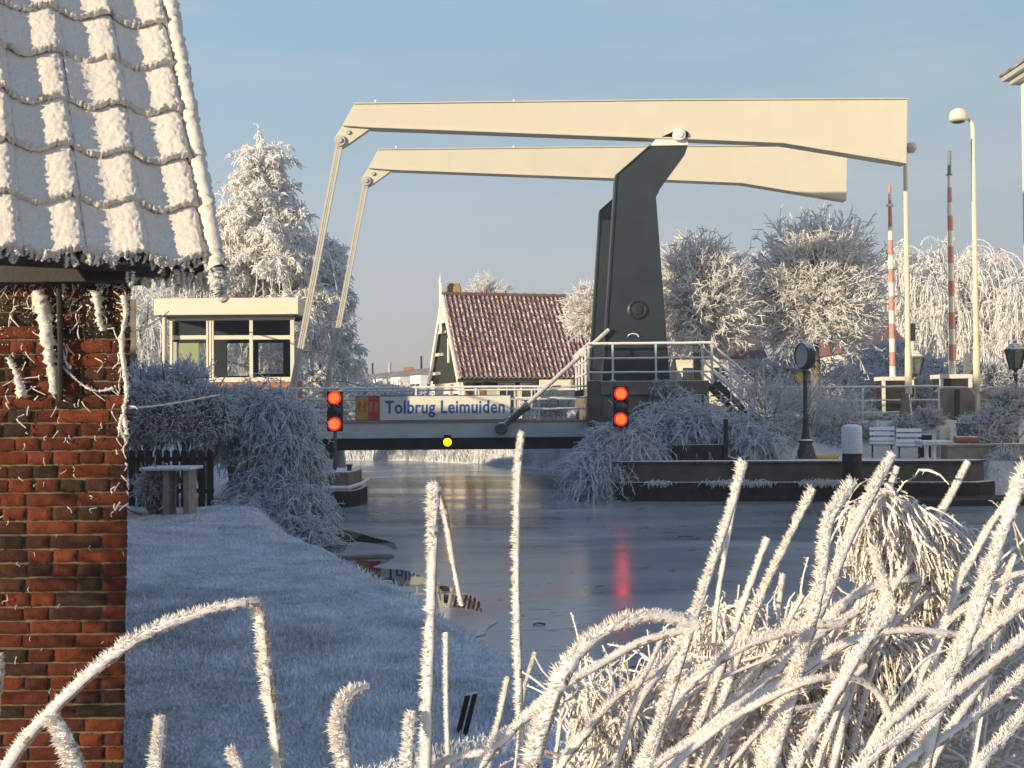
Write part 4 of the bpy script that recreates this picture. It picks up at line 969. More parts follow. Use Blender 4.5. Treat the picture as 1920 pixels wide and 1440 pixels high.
def barrier(px_t, px_b, bands, widths, d, label, box, tip=None):
    yb = bands[-1][1]
    s = empty("traffic_barrier", P(px_b, box[3], d), label, 'barrier', 'raised red and white barriers')
    y0 = bands[0][0]; pole = MB()
    for (a, c, m) in bands:
        t0, t1 = (a - y0) / (yb - y0), (c - y0) / (yb - y0)
        w0 = np.interp(a, [w[0] for w in widths], [w[1] for w in widths]); w1 = np.interp(c, [w[0] for w in widths], [w[1] for w in widths])
        p, q = P(px_t + (px_b - px_t) * t0, a, d), P(px_t + (px_b - px_t) * t1, c, d)
        pole.tube([p, q], [w0 / FPX * d / 2, w1 / FPX * d / 2], 12, m)
    pole.build("boom", [M['white_band'], M['red_band']], s, smooth=True)
    if tip: b = MB(); b.tube([P(px_t, tip[0], d), P(px_t, tip[1], d)], 3.4 / FPX * d, 10); b.lathe(P(px_t, tip[1], d), [(.10, 0), (.10, .05)], 12); b.build("boom_tip", M['tub'], s, smooth=True)
    b = MB()
    for yk in box[4]:
        p = P(px_t + (px_b - px_t) * (yk - y0) / (yb - y0), yk, d); b.box(p + Vector((-.12, -.06, -.05)), p + Vector((.12, .06, .05)))
    b.build("boom_light", M['white_band'], s, bevel=.01)
    a, c = P(box[0], box[1], d), P(box[2], box[3], d); b = MB(); b.box((a.x, d - .3, c.z), (c.x, d + .5, a.z)); cab = b.build("cabinet", M['black'], s, bevel=.03)
    b = MB(); t = .09
    b.box((a.x - .05, d - .36, a.z - .08), (c.x + .05, d + .55, a.z + .06)); b.box((a.x - .04, d - .34, c.z), (a.x + t, d - .303, a.z - .08)); b.box((c.x - t, d - .34, c.z), (c.x + .04, d - .303, a.z - .08))
    b.build("cabinet_frame", M['rail'], cab, bevel=.01)
    return s
W_, R_ = 0, 1
bands1 = [(347, 362, R_), (362, 376, W_), (376, 426, R_), (426, 450, W_), (450, 478, R_), (478, 504, W_), (504, 530, R_), (530, 556, W_), (556, 583, R_), (583, 607, W_), (607, 635, R_), (635, 660, W_), (660, 687, R_), (687, 712, W_)]
barrier(1668, 1674, bands1, [(347, 5.5), (420, 6.5), (432, 9), (712, 11.5)], 42.0, 'raised barrier nearer the bridge, shorter and without dark tip', (1650, 710, 1698, 775, (385, 490)))
bands2 = [(328, 352, W_), (352, 380, R_), (380, 405, W_), (405, 433, R_), (433, 463, W_), (463, 494, R_), (494, 527, W_), (527, 556, R_), (556, 586, W_), (586, 617, R_), (617, 646, W_), (646, 677, R_), (677, 706, W_)]
barrier(1780, 1786, bands2, [(328, 7), (375, 8), (392, 10.5), (706, 13.5)], 40.0, 'raised barrier with dark blue tip above the white topped cabinet', (1757, 706, 1814, 727, (448,)), tip=(283, 329))

# round clock on ornate post, quay right
ck = empty("street_clock", P(1512, 866, 33.0), 'round drum clock on a black flared post on the quay', 'clock')
c = P(1509, 667, 33.0); ax = Vector((-0.95, -0.31, 0)).normalized(); Mx = ax.to_track_quat('Z', 'Y').to_matrix()
def disc(prof, name, m, sides=28):
    b = MB(); b.lathe((0, 0, 0), prof, sides); b.v = [tuple(c + Mx @ Vector((x, y, z * 1.0))) for x, y, z in b.v]; return b.build(name, M[m], ck, smooth=True)
disc([(.36, -.12), (.385, -.10), (.385, .10), (.36, .13), (.33, .13), (.33, .10)], "rim", 'lead'); disc([(.0, .101), (.33, .1)], "clock_face", 'steel')
b = MB(); z0 = P(1512, 866, 33.0); top = c - Vector((0, 0, .375)); hgt = top.z - z0.z
b.lathe((c.x, 33.0, z0.z), [(.34, 0), (.34, .05), (.30, .07), (.26, .22), (.20, .42), (.17, .52), (.20, .55), (.20, .60), (.13, .64), (.085, .9), (.07, 1.2), (.09, 1.23), (.065, 1.28), (.055, hgt - .12), (.09, hgt - .08), (.06, hgt)], 20); b.build("post", M['lead'], ck, smooth=True)
b = MB(); c2 = P(1501, 708, 36); b.lathe(c2, [(.16, 0), (.17, .02), (.17, .05), (0, .05)], 18, 'Y'); b.lathe(c2, [(0, -.001), (.16, 0)], 18, 'Y'); b.tube([c2 + Vector((0, .06, -.1)), (c2.x, 36.06, 1.9)], .025, 8); tag(b.build("round_sign", M['yellow']), 'round yellow sign on a thin pole behind the clock', 'sign')

def lantern(px, y0, y1, yg, d, label, sc=1.0):
    s = empty("lantern_post", P(px, yg, d), label, 'lantern'); p = P(px, y1, d); hh = (y1 - y0) / FPX * d; g = P(px, yg, d); g.x = p.x
    b = MB(); r0, r1 = hh * .22, hh * .38
    b.lathe(p, [(r0 * .97, .01), (r1 * .97, hh * .62)], 6); b.build("glass", M['lantern_glass'], s)
    b = MB()
    for i in range(6): a = i * PI / 3; b.tube([p + Vector((r0 * math.cos(a), r0 * math.sin(a), 0)), p + Vector((r1 * math.cos(a), r1 * math.sin(a), hh * .62))], .02 * sc, 6)
    b.lathe(p, [(r1 * 1.15, hh * .61), (r1 * 1.05, hh * .70), (r1 * .5, hh * .90), (r1 * .2, hh * .95), (r1 * .2, hh), (0, hh * 1.04)], 6); b.lathe(p, [(r0 * 1.1, -.04), (r0 * 1.1, .01)], 6)
    b.build("lantern_frame", M['lead'], s)
    b = MB(); b.lathe(g, [(.13, 0), (.13, .3), (.07, .4), (.05, .8), (.045, p.z - g.z - .25), (.08, p.z - g.z - .2), (.04, p.z - g.z - .12), (.09, p.z - g.z - .04)], 12); b.build("post", M['lead'], s, smooth=True)
lantern(1716, 655, 700, 770, 40.5, 'dark six sided lantern between the two barriers')
lantern(1904, 640, 690, 862, 34.0, 'dark six sided lantern in front of the pale house')

# traffic light on banded post behind the lamp post
tl = empty("traffic_light", P(1712, 770, 44), 'dark traffic light head on a black and white banded post', 'traffic light')
a, c = P(1703, 606, 44), P(1717, 640, 44); b = MB(); b.box((a.x, 44, c.z), (c.x, 44.25, a.z)); b.build("housing", M['black'], tl, bevel=.03)
b = MB(); yb = [640, 690, 712, 722, 745, 755, 762, 775]
for i in range(len(yb) - 1): b.tube([P(1711 + i * .5, yb[i], 44), P(1711 + (i + 1) * .5, yb[i + 1], 44)], .085, 12, i % 2)
b.build("banded_post", [M['lamp_post'], M['black']], tl, smooth=True)

def panel(x0, x1, y0, y1, d, label, ch=14, post=True):
    s = empty("rounded_panel", P((x0 + x1) / 2, y1, d), label, 'panel', 'grey brown rounded screens on the right quay')
    pts = [(x0, y1), (x0, y0 + ch)] + [(x0 + ch - ch * math.cos(t), y0 + ch - ch * math.sin(t)) for t in (PI / 6, PI / 3, PI / 2)] + [(x1 - ch, y0)] + [(x1 - ch + ch * math.sin(t), y0 + ch - ch * math.cos(t)) for t in (PI / 6, PI / 3, PI / 2)] + [(x1, y1)]
    b = MB(); b.prism(MP(pts, d), (0, .09, 0)); b.build("board", M['grey_panel'], s, bevel=.01)
    b = MB(); pp = MP(pts, d); b.tube([p + Vector((0, .045, .0)) for p in pp], .045, 8); b.build("edge_trim", M['steel'], s, smooth=True)
panel(1752, 1828, 727, 824, 37.2, 'rounded grey brown screen under the white topped cabinet', 18)
panel(1838, 1935, 727, 824, 37.2, 'rounded grey brown screen in front of the pale house', 18)
def upright(x0, x1, y0, y1, d, m, name, label, cat, x0t=None, x1t=None, t=.12):
    x0t = x0 if x0t is None else x0t; x1t = x1 if x1t is None else x1t
    b = MB(); b.prism(MP([(x0, y1), (x0t, y0), (x1t, y0), (x1, y1)], d), (0, t, 0)); return tag(b.build(name, M[m], bevel=.012), label, cat)
upright(1792, 1800, 729, 822, 36.9, 'lead', "steel_post", 'dark square steel post in front of the first rounded screen', 'post')
upright(1831, 1838, 740, 800, 36.9, 'lamp_post', "short_post", 'short pale post between the two rounded screens', 'post')
upright(1911, 1917, 738, 800, 36.5, 'lamp_post', "short_post", 'short pale post right of the lantern at the frame edge', 'post')
upright(1686, 1712, 737, 812, 35.4, 'grey_panel', "tapered_post", 'grey tapered post between the benches and the railing', 'post', 1692, 1704)
upright(1808, 1820, 662, 700, 46, 'tub', "narrow_sign", 'narrow grey upright sign behind the drum head street lamp', 'sign')
b = MB(); c = P(1814, 740, 46); b.tube([(c.x, 46.06, 1.9), (c.x, 46.06, P(1814, 690, 46).z)], .03, 8); tag(b.build("thin_pole", M['steel'], smooth=True), 'thin pole carrying the narrow grey sign', 'pole')
a, c = P(1876, 699, 52), P(1925, 740, 52); b = MB(); b.box((a.x, 52, .9), (c.x, 55, a.z)); rb = tag(b.build("brick_outhouse", M['red_brick'], bevel=.03), 'small red brick outhouse behind the lantern at the right', 'outhouse')
# benches
def bench(px, py, d, label, wid=.95, rz=0.0):
    g = P(px, py, d); s = empty("garden_bench", g, label, 'bench', 'slatted benches on the quay')
    prof = [(.62, .86), (.55, .72), (.47, .56), (.38, .44), (.25, .40), (.08, .42), (-.08, .45)]
    Mz = Matrix.Rotation(rz, 3, 'Z')
    for i, (u, z) in enumerate(prof):
        nxt = prof[min(i + 1, len(prof) - 1)]; prv = prof[max(i - 1, 0)]; t = Vector((nxt[0] - prv[0], 0, nxt[1] - prv[1])).normalized()
        b = MB(); cc = Vector((u, 0, z)); nn = Vector((-t.z, 0, t.x)); q = [cc - t * .055 - nn * .015, cc + t * .055 - nn * .015, cc + t * .055 + nn * .015, cc - t * .055 + nn * .015]
        b.prism([g + Mz @ (p + Vector((0, -wid / 2, 0))) for p in q], Mz @ Vector((0, wid, 0))); b.build("slat", M['slat'], s)
    for y in (-wid / 2 + .08, wid / 2 - .08):
        b = MB(); tr = lambda u, z: g + Mz @ Vector((u, y, z))
        b.tube([tr(.64, .88), tr(.5, .58), tr(.40, .40), tr(.25, .35), tr(-.08, .41)], .022, 8); b.tube([tr(-.05, .40), tr(.04, .22), tr(-.10, 0)], .024, 8); b.tube([tr(.40, .40), tr(.34, .2), tr(.48, 0)], .024, 8); b.tube([tr(-.02, .2), tr(.16, .14), tr(.36, .2)], .018, 8)
        b.build("iron_leg", M['lead'], s, smooth=True)
bench(1654, 862, 33.0, 'slatted iron garden seat next to the striped mooring pile', .68, R(72))
bench(1705, 866, 32.6, 'slatted iron garden seat next to the white pedestal table', .68, R(72))
# white pedestal table
tb_ = empty("pedestal_table", P(1744, 878, 31.4), 'white table on two pedestal legs on the quay', 'table'); dT = 31.4
a, c = P(1722, 826, dT), P(1777, 836, dT); b = MB(); b.box((a.x, dT - .35, c.z + .03), (c.x, dT + .35, a.z)); b.build("tabletop", M['slat'], tb_, bevel=.02)
for x0, x1 in ((1733, 1741), (1746, 1754)): a, c = P(x0, 836, dT), P(x1, 872, dT); b = MB(); b.lathe(((a.x + c.x) / 2, dT, c.z), [(.075, 0), (.06, .1), (.055, a.z - c.z - .08), (.075, a.z - c.z + .03)], 12); b.build("leg", M['white_paint'], tb_, smooth=True)
a, c = P(1714, 871, dT), P(1772, 880, dT); b = MB(); b.box((a.x, dT - .3, c.z), (c.x, dT + .3, a.z)); b.build("foot", M['white_paint'], tb_, bevel=.02)
# stone planter, tub, roll, box, wheel
a, c = P(1776, 833, 31.8), P(1930, 880, 31.8); b = MB(); b.box((a.x, 31.8, .8), (c.x, 32.3, a.z - .07)); pl = b.build("stone_planter", M['stone'], bevel=.02); tag(pl, 'low stone planter wall along the right quay', 'planter')
b = MB(); b.box((a.x - .06, 31.74, a.z - .068), (c.x, 32.4, a.z)); b.build("coping", M['stone'], pl, bevel=.015)
c = P(1823, 830, 32.6); b = MB(); b.lathe((c.x, 32.9, a.z - .3), [(.24, 0), (.28, .3), (.31, .82), (.33, .85), (.30, .86)], 22); tag(b.build("plant_tub", M['tub'], smooth=True), 'round blue grey plant tub behind the stone planter', 'tub')
p, q = P(1790, 824, 31.95), P(1832, 824, 31.95); b = MB(); b.tube([p, q], .095, 14); tag(b.build("drain_pipe", M['terracotta'], smooth=True), 'terracotta pipe lying on the stone planter', 'pipe')
a2, c2 = P(1762, 799, 33.0), P(1782, 832, 33.0); b = MB(); b.box((a2.x, 33, c2.z - .4), (c2.x, 33.3, a2.z)); tag(b.build("cream_box", M['cream_wall'], bevel=.02), 'cream upright box behind the pedestal table', 'box')
a2, c2 = P(1728, 815, 33.2), P(1748, 832, 33.2); b = MB(); b.box((a2.x, 33.2, c2.z - .4), (c2.x, 33.5, a2.z)); tag(b.build("dark_crate", M['timber'], bevel=.02), 'small dark crate behind the pedestal table', 'crate')
wh = empty("wagon_wheel", P(1880, 888, 31.6), 'dark spoked wagon wheel leaning on the stone planter', 'wheel'); c = P(1880, 862, 31.66)
b = MB(); b.tube([c + Vector((.36 * math.cos(t), 0, .36 * math.sin(t))) for t in np.linspace(0, 2 * PI, 33)], .03, 8, caps=False); b.build("wheel_rim", M['timber'], wh, smooth=True)
b = MB(); b.lathe(c, [(0, -.08), (.07, -.08), (.07, .04)], 14, 'Y'); b.build("hub", M['timber'], wh, smooth=True)
for i in range(10): t = i * PI / 5; b = MB(); b.tube([c + Vector((.06 * math.cos(t), 0, .06 * math.sin(t))), c + Vector((.35 * math.cos(t), 0, .35 * math.sin(t)))], .016, 6); b.build("spoke", M['timber'], wh)
# mooring pile
mp_ = empty("mooring_pile", P(1598, 980, 27.6), 'thick mooring pile in the ice with white top and black shaft', 'pile'); c = P(1598, 900, 27.6); ztp = P(1598, 798, 27.6).z; zm = P(1598, 850, 27.6).z
b = MB(); b.lathe((c.x, 27.6, 0), [(.225, -1), (.222, zm)], 24); b.build("shaft", M['timber'], mp_, smooth=True)
b = MB(); b.lathe((c.x, 27.6, 0), [(.235, zm + .002), (.235, ztp - .05), (.225, ztp - .02), (.12, ztp + .03), (0, ztp + .035)], 24); b.build("cap", M['rail'], mp_, smooth=True)
# quay wall
qw = empty("quay_wall", P(1490, 945, 30), 'dark brown quay wall with black timber fender below the shrubs', 'quay')
qx0, qx1 = P(1152, 870, 31.4).x, P(1812, 870, 30.6).x
b = MB(); b.prism([(qx0, 31.2, -.8), (qx1, 30.3, -.8), (qx1 + .5, 30.7, -.8), (qx1 + .9, 33.5, -.8), (qx0 - .1, 35.0, -.8)], (0, 0, .99 + .8)); b.build("quay_face", M['concrete2'], qw, bevel=.03)
b = MB(); b.prism([(qx0 + .02, 31.02, -.8), (qx1 + .1, 30.05, -.8), (qx1 + .75, 30.6, -.8), (qx1 + .56, 30.68, -.8), (qx1, 30.28, -.8), (qx0 + .02, 31.18, -.8)], (0, 0, .8 + .50)); b.build("fender", M['timber'], qw, bevel=.03)
b = MB(); b.prism([(qx0 - .04, 31.1, .992), (qx1 + .02, 30.2, .992), (qx1 + .55, 30.62, .992), (qx1 + .3, 30.9, .992), (qx0 - .04, 31.6, .992)], (0, 0, .05)); b.build("coping", M['concrete2'], qw, bevel=.015)
a, c = P(1632, 938, 28.7), P(1845, 965, 28.7); b = MB(); b.box((a.x, 28.7, -.6), (c.x + 2.6, 30.0, a.z)); tag(b.build("landing_stage", M['black'], bevel=.03), 'low black landing stage in front of the right quay', 'landing stage')
c = P(1380, 855, 32.2); b = MB()
b.v = []; 
for i in range(24):
    for j in range(10):
        A_, B_ = 2 * PI * i / 24, 2 * PI * j / 10; rr_ = .26 + .085 * math.cos(B_); b.v.append((c.x + rr_ * math.cos(A_), 32.2 + rr_ * math.sin(A_) * .9, 1.12 + .085 * math.sin(B_) + .12 * math.sin(A_)))
for i in range(24):
    for j in range(10): b.f.append((i * 10 + j, ((i + 1) % 24) * 10 + j, ((i + 1) % 24) * 10 + (j + 1) % 10, i * 10 + (j + 1) % 10)); b.m.append(0)
tag(b.build("old_tyre", M['rubber'], smooth=True), 'old black tyre lying at the quay edge left of the clock', 'tyre')
a, c = P(1264, 834, 32.0), P(1356, 866, 32.0); b = MB(); b.box((a.x, 32, .95), (c.x, 32.5, a.z)); tag(b.build("planter_box", M['timber'], bevel=.02), 'dark wooden planter box half buried in the quay shrubs', 'planter')
upright(1358, 1365, 785, 866, 31.9, 'timber', "wooden_post", 'thin dark wooden post beside the planter box', 'post')
b = MB(); p, q = P(1532, 858, 32.6), P(1572, 858, 32.6); b.tube([p, q], .06, 10); tag(b.build("yellow_pipe", M['yellow'], smooth=True), 'yellow pipe lying at the foot of the clock', 'pipe')

# ------------------------------------------------------------------ left garden: fence, table, cables, stakes
fe = empty("picket_fence", P(315, 945, 22.3), 'dark picket fence in the shade below the hedge', 'fence')
x = P(225, 900, 22.3).x; i = 0
while x < P(400, 900, 22.3).x:
    z0 = float(ground_h(x, 22.3)); b = MB(); b.prism([(x, 22.3, z0), (x + .12, 22.3, z0), (x + .12, 22.3, P(300, 846, 22.3).z + rng.normal(0, .01)), (x + .06, 22.3, P(300, 842, 22.3).z), (x, 22.3, P(300, 846, 22.3).z)], (0, .025, 0)); b.build("picket", M['timber'], fe); x += .165; i += 1
b = MB()
for yy in (865, 925): p = P(300, yy, 22.3); b.box((P(225, yy, 22.3).x, 22.33, p.z), (P(400, yy, 22.3).x, 22.38, p.z + .08))
b.build("fence_rail", M['timber'], fe)
tb_ = empty("garden_table", P(322, 950, 20.4), 'frosted garden table in front of the picket fence', 'table'); dT = 20.4
a, c = P(274, 875, dT), P(370, 880, dT); b = MB(); b.box((a.x, dT - .4, c.z), (c.x, dT + .4, a.z)); b.build("tabletop", M['slat'], tb_, bevel=.015)
for x0 in (318, 356):
    p = P(x0, 880, dT); b = MB(); b.box((p.x - .05, dT - .25, float(ground_h(p.x, dT)) - .03), (p.x + .05, dT + .25, p.z - .002)); b.build("leg", M['stone'], tb_, bevel=.01)
def cable(pts, r, label, ds):
    pp = [P(x, y, d) for (x, y), d in zip(pts, ds)]; c = catmull(pp, 30); V, F = tubes(c[None], (r * rng.uniform(.75, 1.25, 30))[None], 7)
    tag(np_obj("cable", [(V, F, 0, True)], M['frost']), label, 'cable')
cable([(238, 766), (300, 760), (360, 750), (412, 740)], .016, 'frosted cable crossing in front of the left hedge', (18, 19, 20, 21))
cable([(244, 621), (272, 614), (298, 598), (316, 584)], .022, 'frosted cable sagging from the shed to the bridge house', (20, 26, 31, 37))
a, c = P(240, 560, 30), P(256, 700, 30); b = MB(); b.prism([(a.x - 3, 30, .9), (c.x, 30, .9), (c.x - 1.6, 32.5, .9), (a.x - 3, 32.5, .9)], (0, 0, a.z - .9)); tag(b.build("brick_pillar", M['concrete'], bevel=.02), 'narrow brick building edge just right of the shed wall', 'building')
b = MB(); p, q = P(884, 1302, 6.6), P(852, 1432, 6.6); dn = (q - p).normalized(); q2 = q + dn * .25; sd = Vector((.036, 0, .008))
b.prism([p - sd, p + sd, q2 + sd, q2 - sd], (0, .05, 0)); b.prism([p - sd * .15 + Vector((0, -.004, 0)), p + sd * .15 + Vector((0, -.004, 0)), q2 + sd * .15 + Vector((0, -.004, 0)), q2 - sd * .15 + Vector((0, -.004, 0))], (0, .01, 0), 1)
tag(b.build("garden_stake", [M['timber'], M['slat']], bevel=.004), 'black leaning stake with a pale stripe in the frosted lawn', 'stake')
for px, lab in ((738, 'left of the two bent pipes sticking out at the canal edge'), (748, 'right of the two bent pipes sticking out at the canal edge')):
    q = Pz(px + 2, 1140, 0.0); b = MB(); b.tube([q + Vector((-.36, -.1, .18)), q + Vector((-.26, -.05, .34)), q + Vector((-.12, 0, .33)), q + Vector((-.03, .02, .2)), q + Vector((0, .03, -.1))], .022, 10)
    tag(b.build("bent_pipe", M['steel'], smooth=True), lab, 'pipe', 'bent pipes at the canal edge')
for (x0, y0, x1, y1, lab) in ((740, 1128, 802, 1172, 'short dark revetment board beside the bent pipes'), (832, 1192, 930, 1246, 'long dark revetment board at the water edge behind the tall reed')):
    p, q = Pz(x0, y0, .12), Pz(x1, y1, .12); b = MB(); b.prism([p + Vector((0, 0, -.5)), q + Vector((0, 0, -.5)), q + Vector((0, 0, .06)), p + Vector((0, 0, .06))], Vector((-.06, -.05, 0))); tag(b.build("revetment_board", M['timber'], bevel=.01), lab, 'board')

# ------------------------------------------------------------------ frosted trees and shrubs
def rand_dirs(n): return nrm(rng.normal(0, 1, (n, 3)))
def kids(par, n, t0, t1):
    """n start points (and tangents) on random members of par (m,k,3)"""
    m, k, _ = par.shape; i = rng.integers(0, m, n); t = rng.uniform(t0, t1, n) * (k - 1); j = np.minimum(t.astype(int), k - 2); f = (t - j)[:, None]
    a, b = par[i, j], par[i, j + 1]; return a + (b - a) * f, nrm(b - a)
def tree(name, label, root, trunk_mesh, crown_mesh, group=None, cat='tree'):
    t = empty(name, root, label, cat, group)
    np_obj("trunk", trunk_mesh, M['bark'], t); np_obj("crown", crown_mesh, [M['frost_tree'], M['twig_dark']], t); return t

def birch(px, yb, yt, d, wid_px, label, n_limb=100, n_twig=26000, tw=(.2, .5), rt=.025, droop=.30, lopsided=0.0):
    g = P(px, yb, d); top = P(px, yt, d); H = top.z - 0.9; base = np.array([g.x, d, 0.9]); Wd = wid_px / FPX * d / 2
    tr = grow(base[None], np.array([[0.02, 0, 1]]), np.array([H]), 14, .03, 0)
    tr[0, :, 2] = 0.9 + np.linspace(0, H, 14)
    V, F = tubes(tr, taper(1, 14, .26, .02), 9)
    tt = rng.random(n_limb) ** 0.8 * .97 + .02; tt = np.clip(tt, .08, .985)
    j = tt * 13; jj = np.minimum(j.astype(int), 12); st = tr[0, jj] + (tr[0, jj + 1] - tr[0, jj]) * (j - jj)[:, None]
    ang = rng.uniform(0, 2 * PI, n_limb); L = Wd * (np.clip(1.12 * (1 - tt), .05, 1) ** .92) * rng.uniform(.7, 1.12, n_limb)
    dr = np.stack([np.cos(ang), np.sin(ang), .42 + .45 * tt], -1)
    lim = grow(st, dr, L * 1.15, 9, .09, .10)
    V2, F2 = tubes(lim, taper(n_limb, 9, .02 + .03 * L / Wd, .012), 5)
    sp_, sd_ = kids(lim, n_limb * 9, .2, 1.0); sub = grow(sp_, sd_ * .7 + rand_dirs(len(sp_)) * .7 + np.array([0, 0, .1]), rng.uniform(.5, 1.3, len(sp_)) * Wd * .26, 6, .16, .16)
    V3, F3 = tubes(sub, taper(len(sub), 6, .020, .012), 4)
    tp, td = kids(sub, n_twig, .1, 1.0); twg = grow(tp, td * .5 + rand_dirs(n_twig) * .8, rng.uniform(*tw, n_twig), 5, .30, droop)
    R5 = taper(n_twig, 5, rt * 1.25, rt * .7) * rng.uniform(.6, 1.5, (n_twig, 1)) * (1 + .5 * rng.random((n_twig, 5)))
    V4, F4 = tubes(twg, R5, 4)
    mi = np.zeros(len(F3), int); mi[rng.random(len(F3)) < .06] = 1
    tree("birch_tree", label, tuple(base), [(V, F, 0, True), (V2, F2, 0, True)], [(V3, F3, mi, True), (V4, F4, 0, True)])

def willow(px, yb, yt, d, wid_px, label, n_limb=44, n_str=1500, slen=(1.0, 3.0), rt=.020, seed_dark=.04):
    g = P(px, yb, d); H = P(px, yt, d).z - .9; base = np.array([g.x, d, .9]); Wd = wid_px / FPX * d / 2
    tr = grow(base[None], np.array([[0, 0, 1.]]), np.array([H * .45]), 6, .05, 0); V, F = tubes(tr, taper(1, 6, .38, .26), 9)
    ang = rng.uniform(0, 2 * PI, n_limb); el = rng.uniform(.25, 1.4, n_limb)
    st = np.repeat(tr[:, -1], n_limb, 0); dr = np.stack([np.cos(ang) * np.cos(el), np.sin(ang) * np.cos(el), np.sin(el)], -1)
    L = (Wd * np.cos(el) + H * .55 * np.sin(el)) * rng.uniform(.75, 1.0, n_limb)
    lim = grow(st, dr, L, 9, .10, .03); V2, F2 = tubes(lim, taper(n_limb, 9, .10, .02), 5)
    sp_, sd_ = kids(lim, n_limb * 8, .3, 1.0); sub = grow(sp_, sd_ * .8 + rand_dirs(len(sp_)) * .6 + np.array([0, 0, .35]), rng.uniform(.6, 1.7, len(sp_)), 6, .14, .16)
    V3, F3 = tubes(sub, taper(len(sub), 6, .026, .014), 4)
    tp, td = kids(sub, n_str, .3, 1.0); s = grow(tp, td * .5 + rand_dirs(n_str) * .5, rng.uniform(*slen, n_str), 10, .13, .55)
    s[..., 2] = np.maximum(s[..., 2], 1.0)
    V4, F4 = tubes(s, taper(n_str, 10, rt, rt * .8) * rng.uniform(.6, 1.5, (n_str, 10)), 4)
    n5 = n_str * 10; tp, td = kids(s, n5, .05, 1.0); t5 = grow(tp, rand_dirs(n5) + np.array([0, 0, -.6]), rng.uniform(.12, .38, n5), 4, .25, .3); V5, F5 = tubes(t5, taper(n5, 4, rt * .95, rt * .6), 3)
    mi = np.zeros(len(F4), int); mi[rng.random(len(F4)) < seed_dark] = 1
    tree("willow_tree", label, tuple(base), [(V, F, 0, True), (V2, F2, 0, True)], [(V3, F3, 0, True), (V4, F4, mi, True), (V5, F5, 0, True)])

def pollard(px, yc, d, r_px, label, ytop, ybase=745, n=1150, trunk_r=.24):
    c = P(px, yc, d); base = np.array([c.x, d, 1.0]); r = r_px / FPX * d; hz = c.z - r * .55
    tr = grow(base[None], np.array([[0, 0, 1.]]), np.array([hz - 1.0]), 6, .03, 0); V, F = tubes(tr, taper(1, 6, trunk_r, trunk_r * .8), 10)
    nl = 26; cc = np.array([c.x, d, c.z]); u = rand_dirs(nl); u[:, 2] = np.abs(u[:, 2]) - .25
    e1 = cc + nrm(u) * r * .5; st = np.repeat(tr[:, -1], nl, 0); vv = e1 - st
    lim = grow(st, vv, np.linalg.norm(vv, axis=1), 7, .10, 0); V2, F2 = tubes(lim, taper(nl, 7, trunk_r * .36, .035), 6)
    u = rand_dirs(n); u[:, 2] = np.where(u[:, 2] < -.8, -u[:, 2], u[:, 2]); sp_ = cc + u * r * rng.uniform(.12, .5, (n, 1)) + rng.normal(0, .08 * r, (n, 3)) * .5
    topb = (P(px, ytop, d).z - c.z) / r
    L = r * rng.uniform(.38, .66, n) * np.where(u[:, 2] > .6, topb, 1.0)
    sh = grow(sp_, u + rand_dirs(n) * .35 + np.array([0, 0, .12]), L, 8, .11, .0); V3, F3 = tubes(sh, taper(n, 8, .028, .013) * rng.uniform(.7, 1.3, (n, 1)), 4)
    n5 = n * 13; mi = np.zeros(len(F3), int); mi[rng.random(len(F3)) < .02] = 1
    tp, td = kids(sh, n5, .12, 1.0); t5 = grow(tp, td * .8 + rand_dirs(n5) * .75, rng.uniform(.12, .45, n5), 5, .16, .02); V5, F5 = tubes(t5, taper(n5, 5, .025, .014) * rng.uniform(.7, 1.35, (n5, 1)), 3)
    tree("pollard_tree", label, tuple(base), [(V, F, 0, True)], [(V2, F2, (rng.random(len(F2)) < .1).astype(int), True), (V3, F3, mi, True), (V5, F5, 0, True)])

birch(512, 800, 272, 56, 390, 'tall conical frosted birch behind the bridge house')
birch(600, 800, 452, 62, 190, 'smaller frosted birch at the right foot of the tall birch', 70, 12000)
willow(405, 800, 385, 60, 270, 'frosted weeping willow between the shed roof and the tall birch', n_limb=60, n_str=2800, slen=(1.5, 4.0), rt=.024)
willow(262, 800, 520, 48, 90, 'frosted weeping willow seen between the shed wall and the bridge house', 20, 600, (1.0, 2.6))
pollard(1310, 580, 46.0, 122, 'frosted pollard tree directly right of the dark tower', 428)
pollard(1528, 562, 47.5, 146, 'largest frosted pollard tree under the beam ends, behind the clock', 382, n=1500)
willow(1800, 790, 480, 86, 260, 'wide frosted weeping willow behind the barriers', 60, 2600, (1.6, 4.5), rt=.034)
willow(1950, 790, 500, 80, 150, 'frosted weeping willow partly behind the pale house', 34, 1100, (1.6, 4.2), rt=.032)
pollard(912, 566, 60, 52, 'frosted tree top showing above the farmhouse ridge', 512, n=130)
pollard(1118, 590, 47, 62, 'small frosted bush tree between the farmhouse and the tower', 530, n=420, trunk_r=.1)

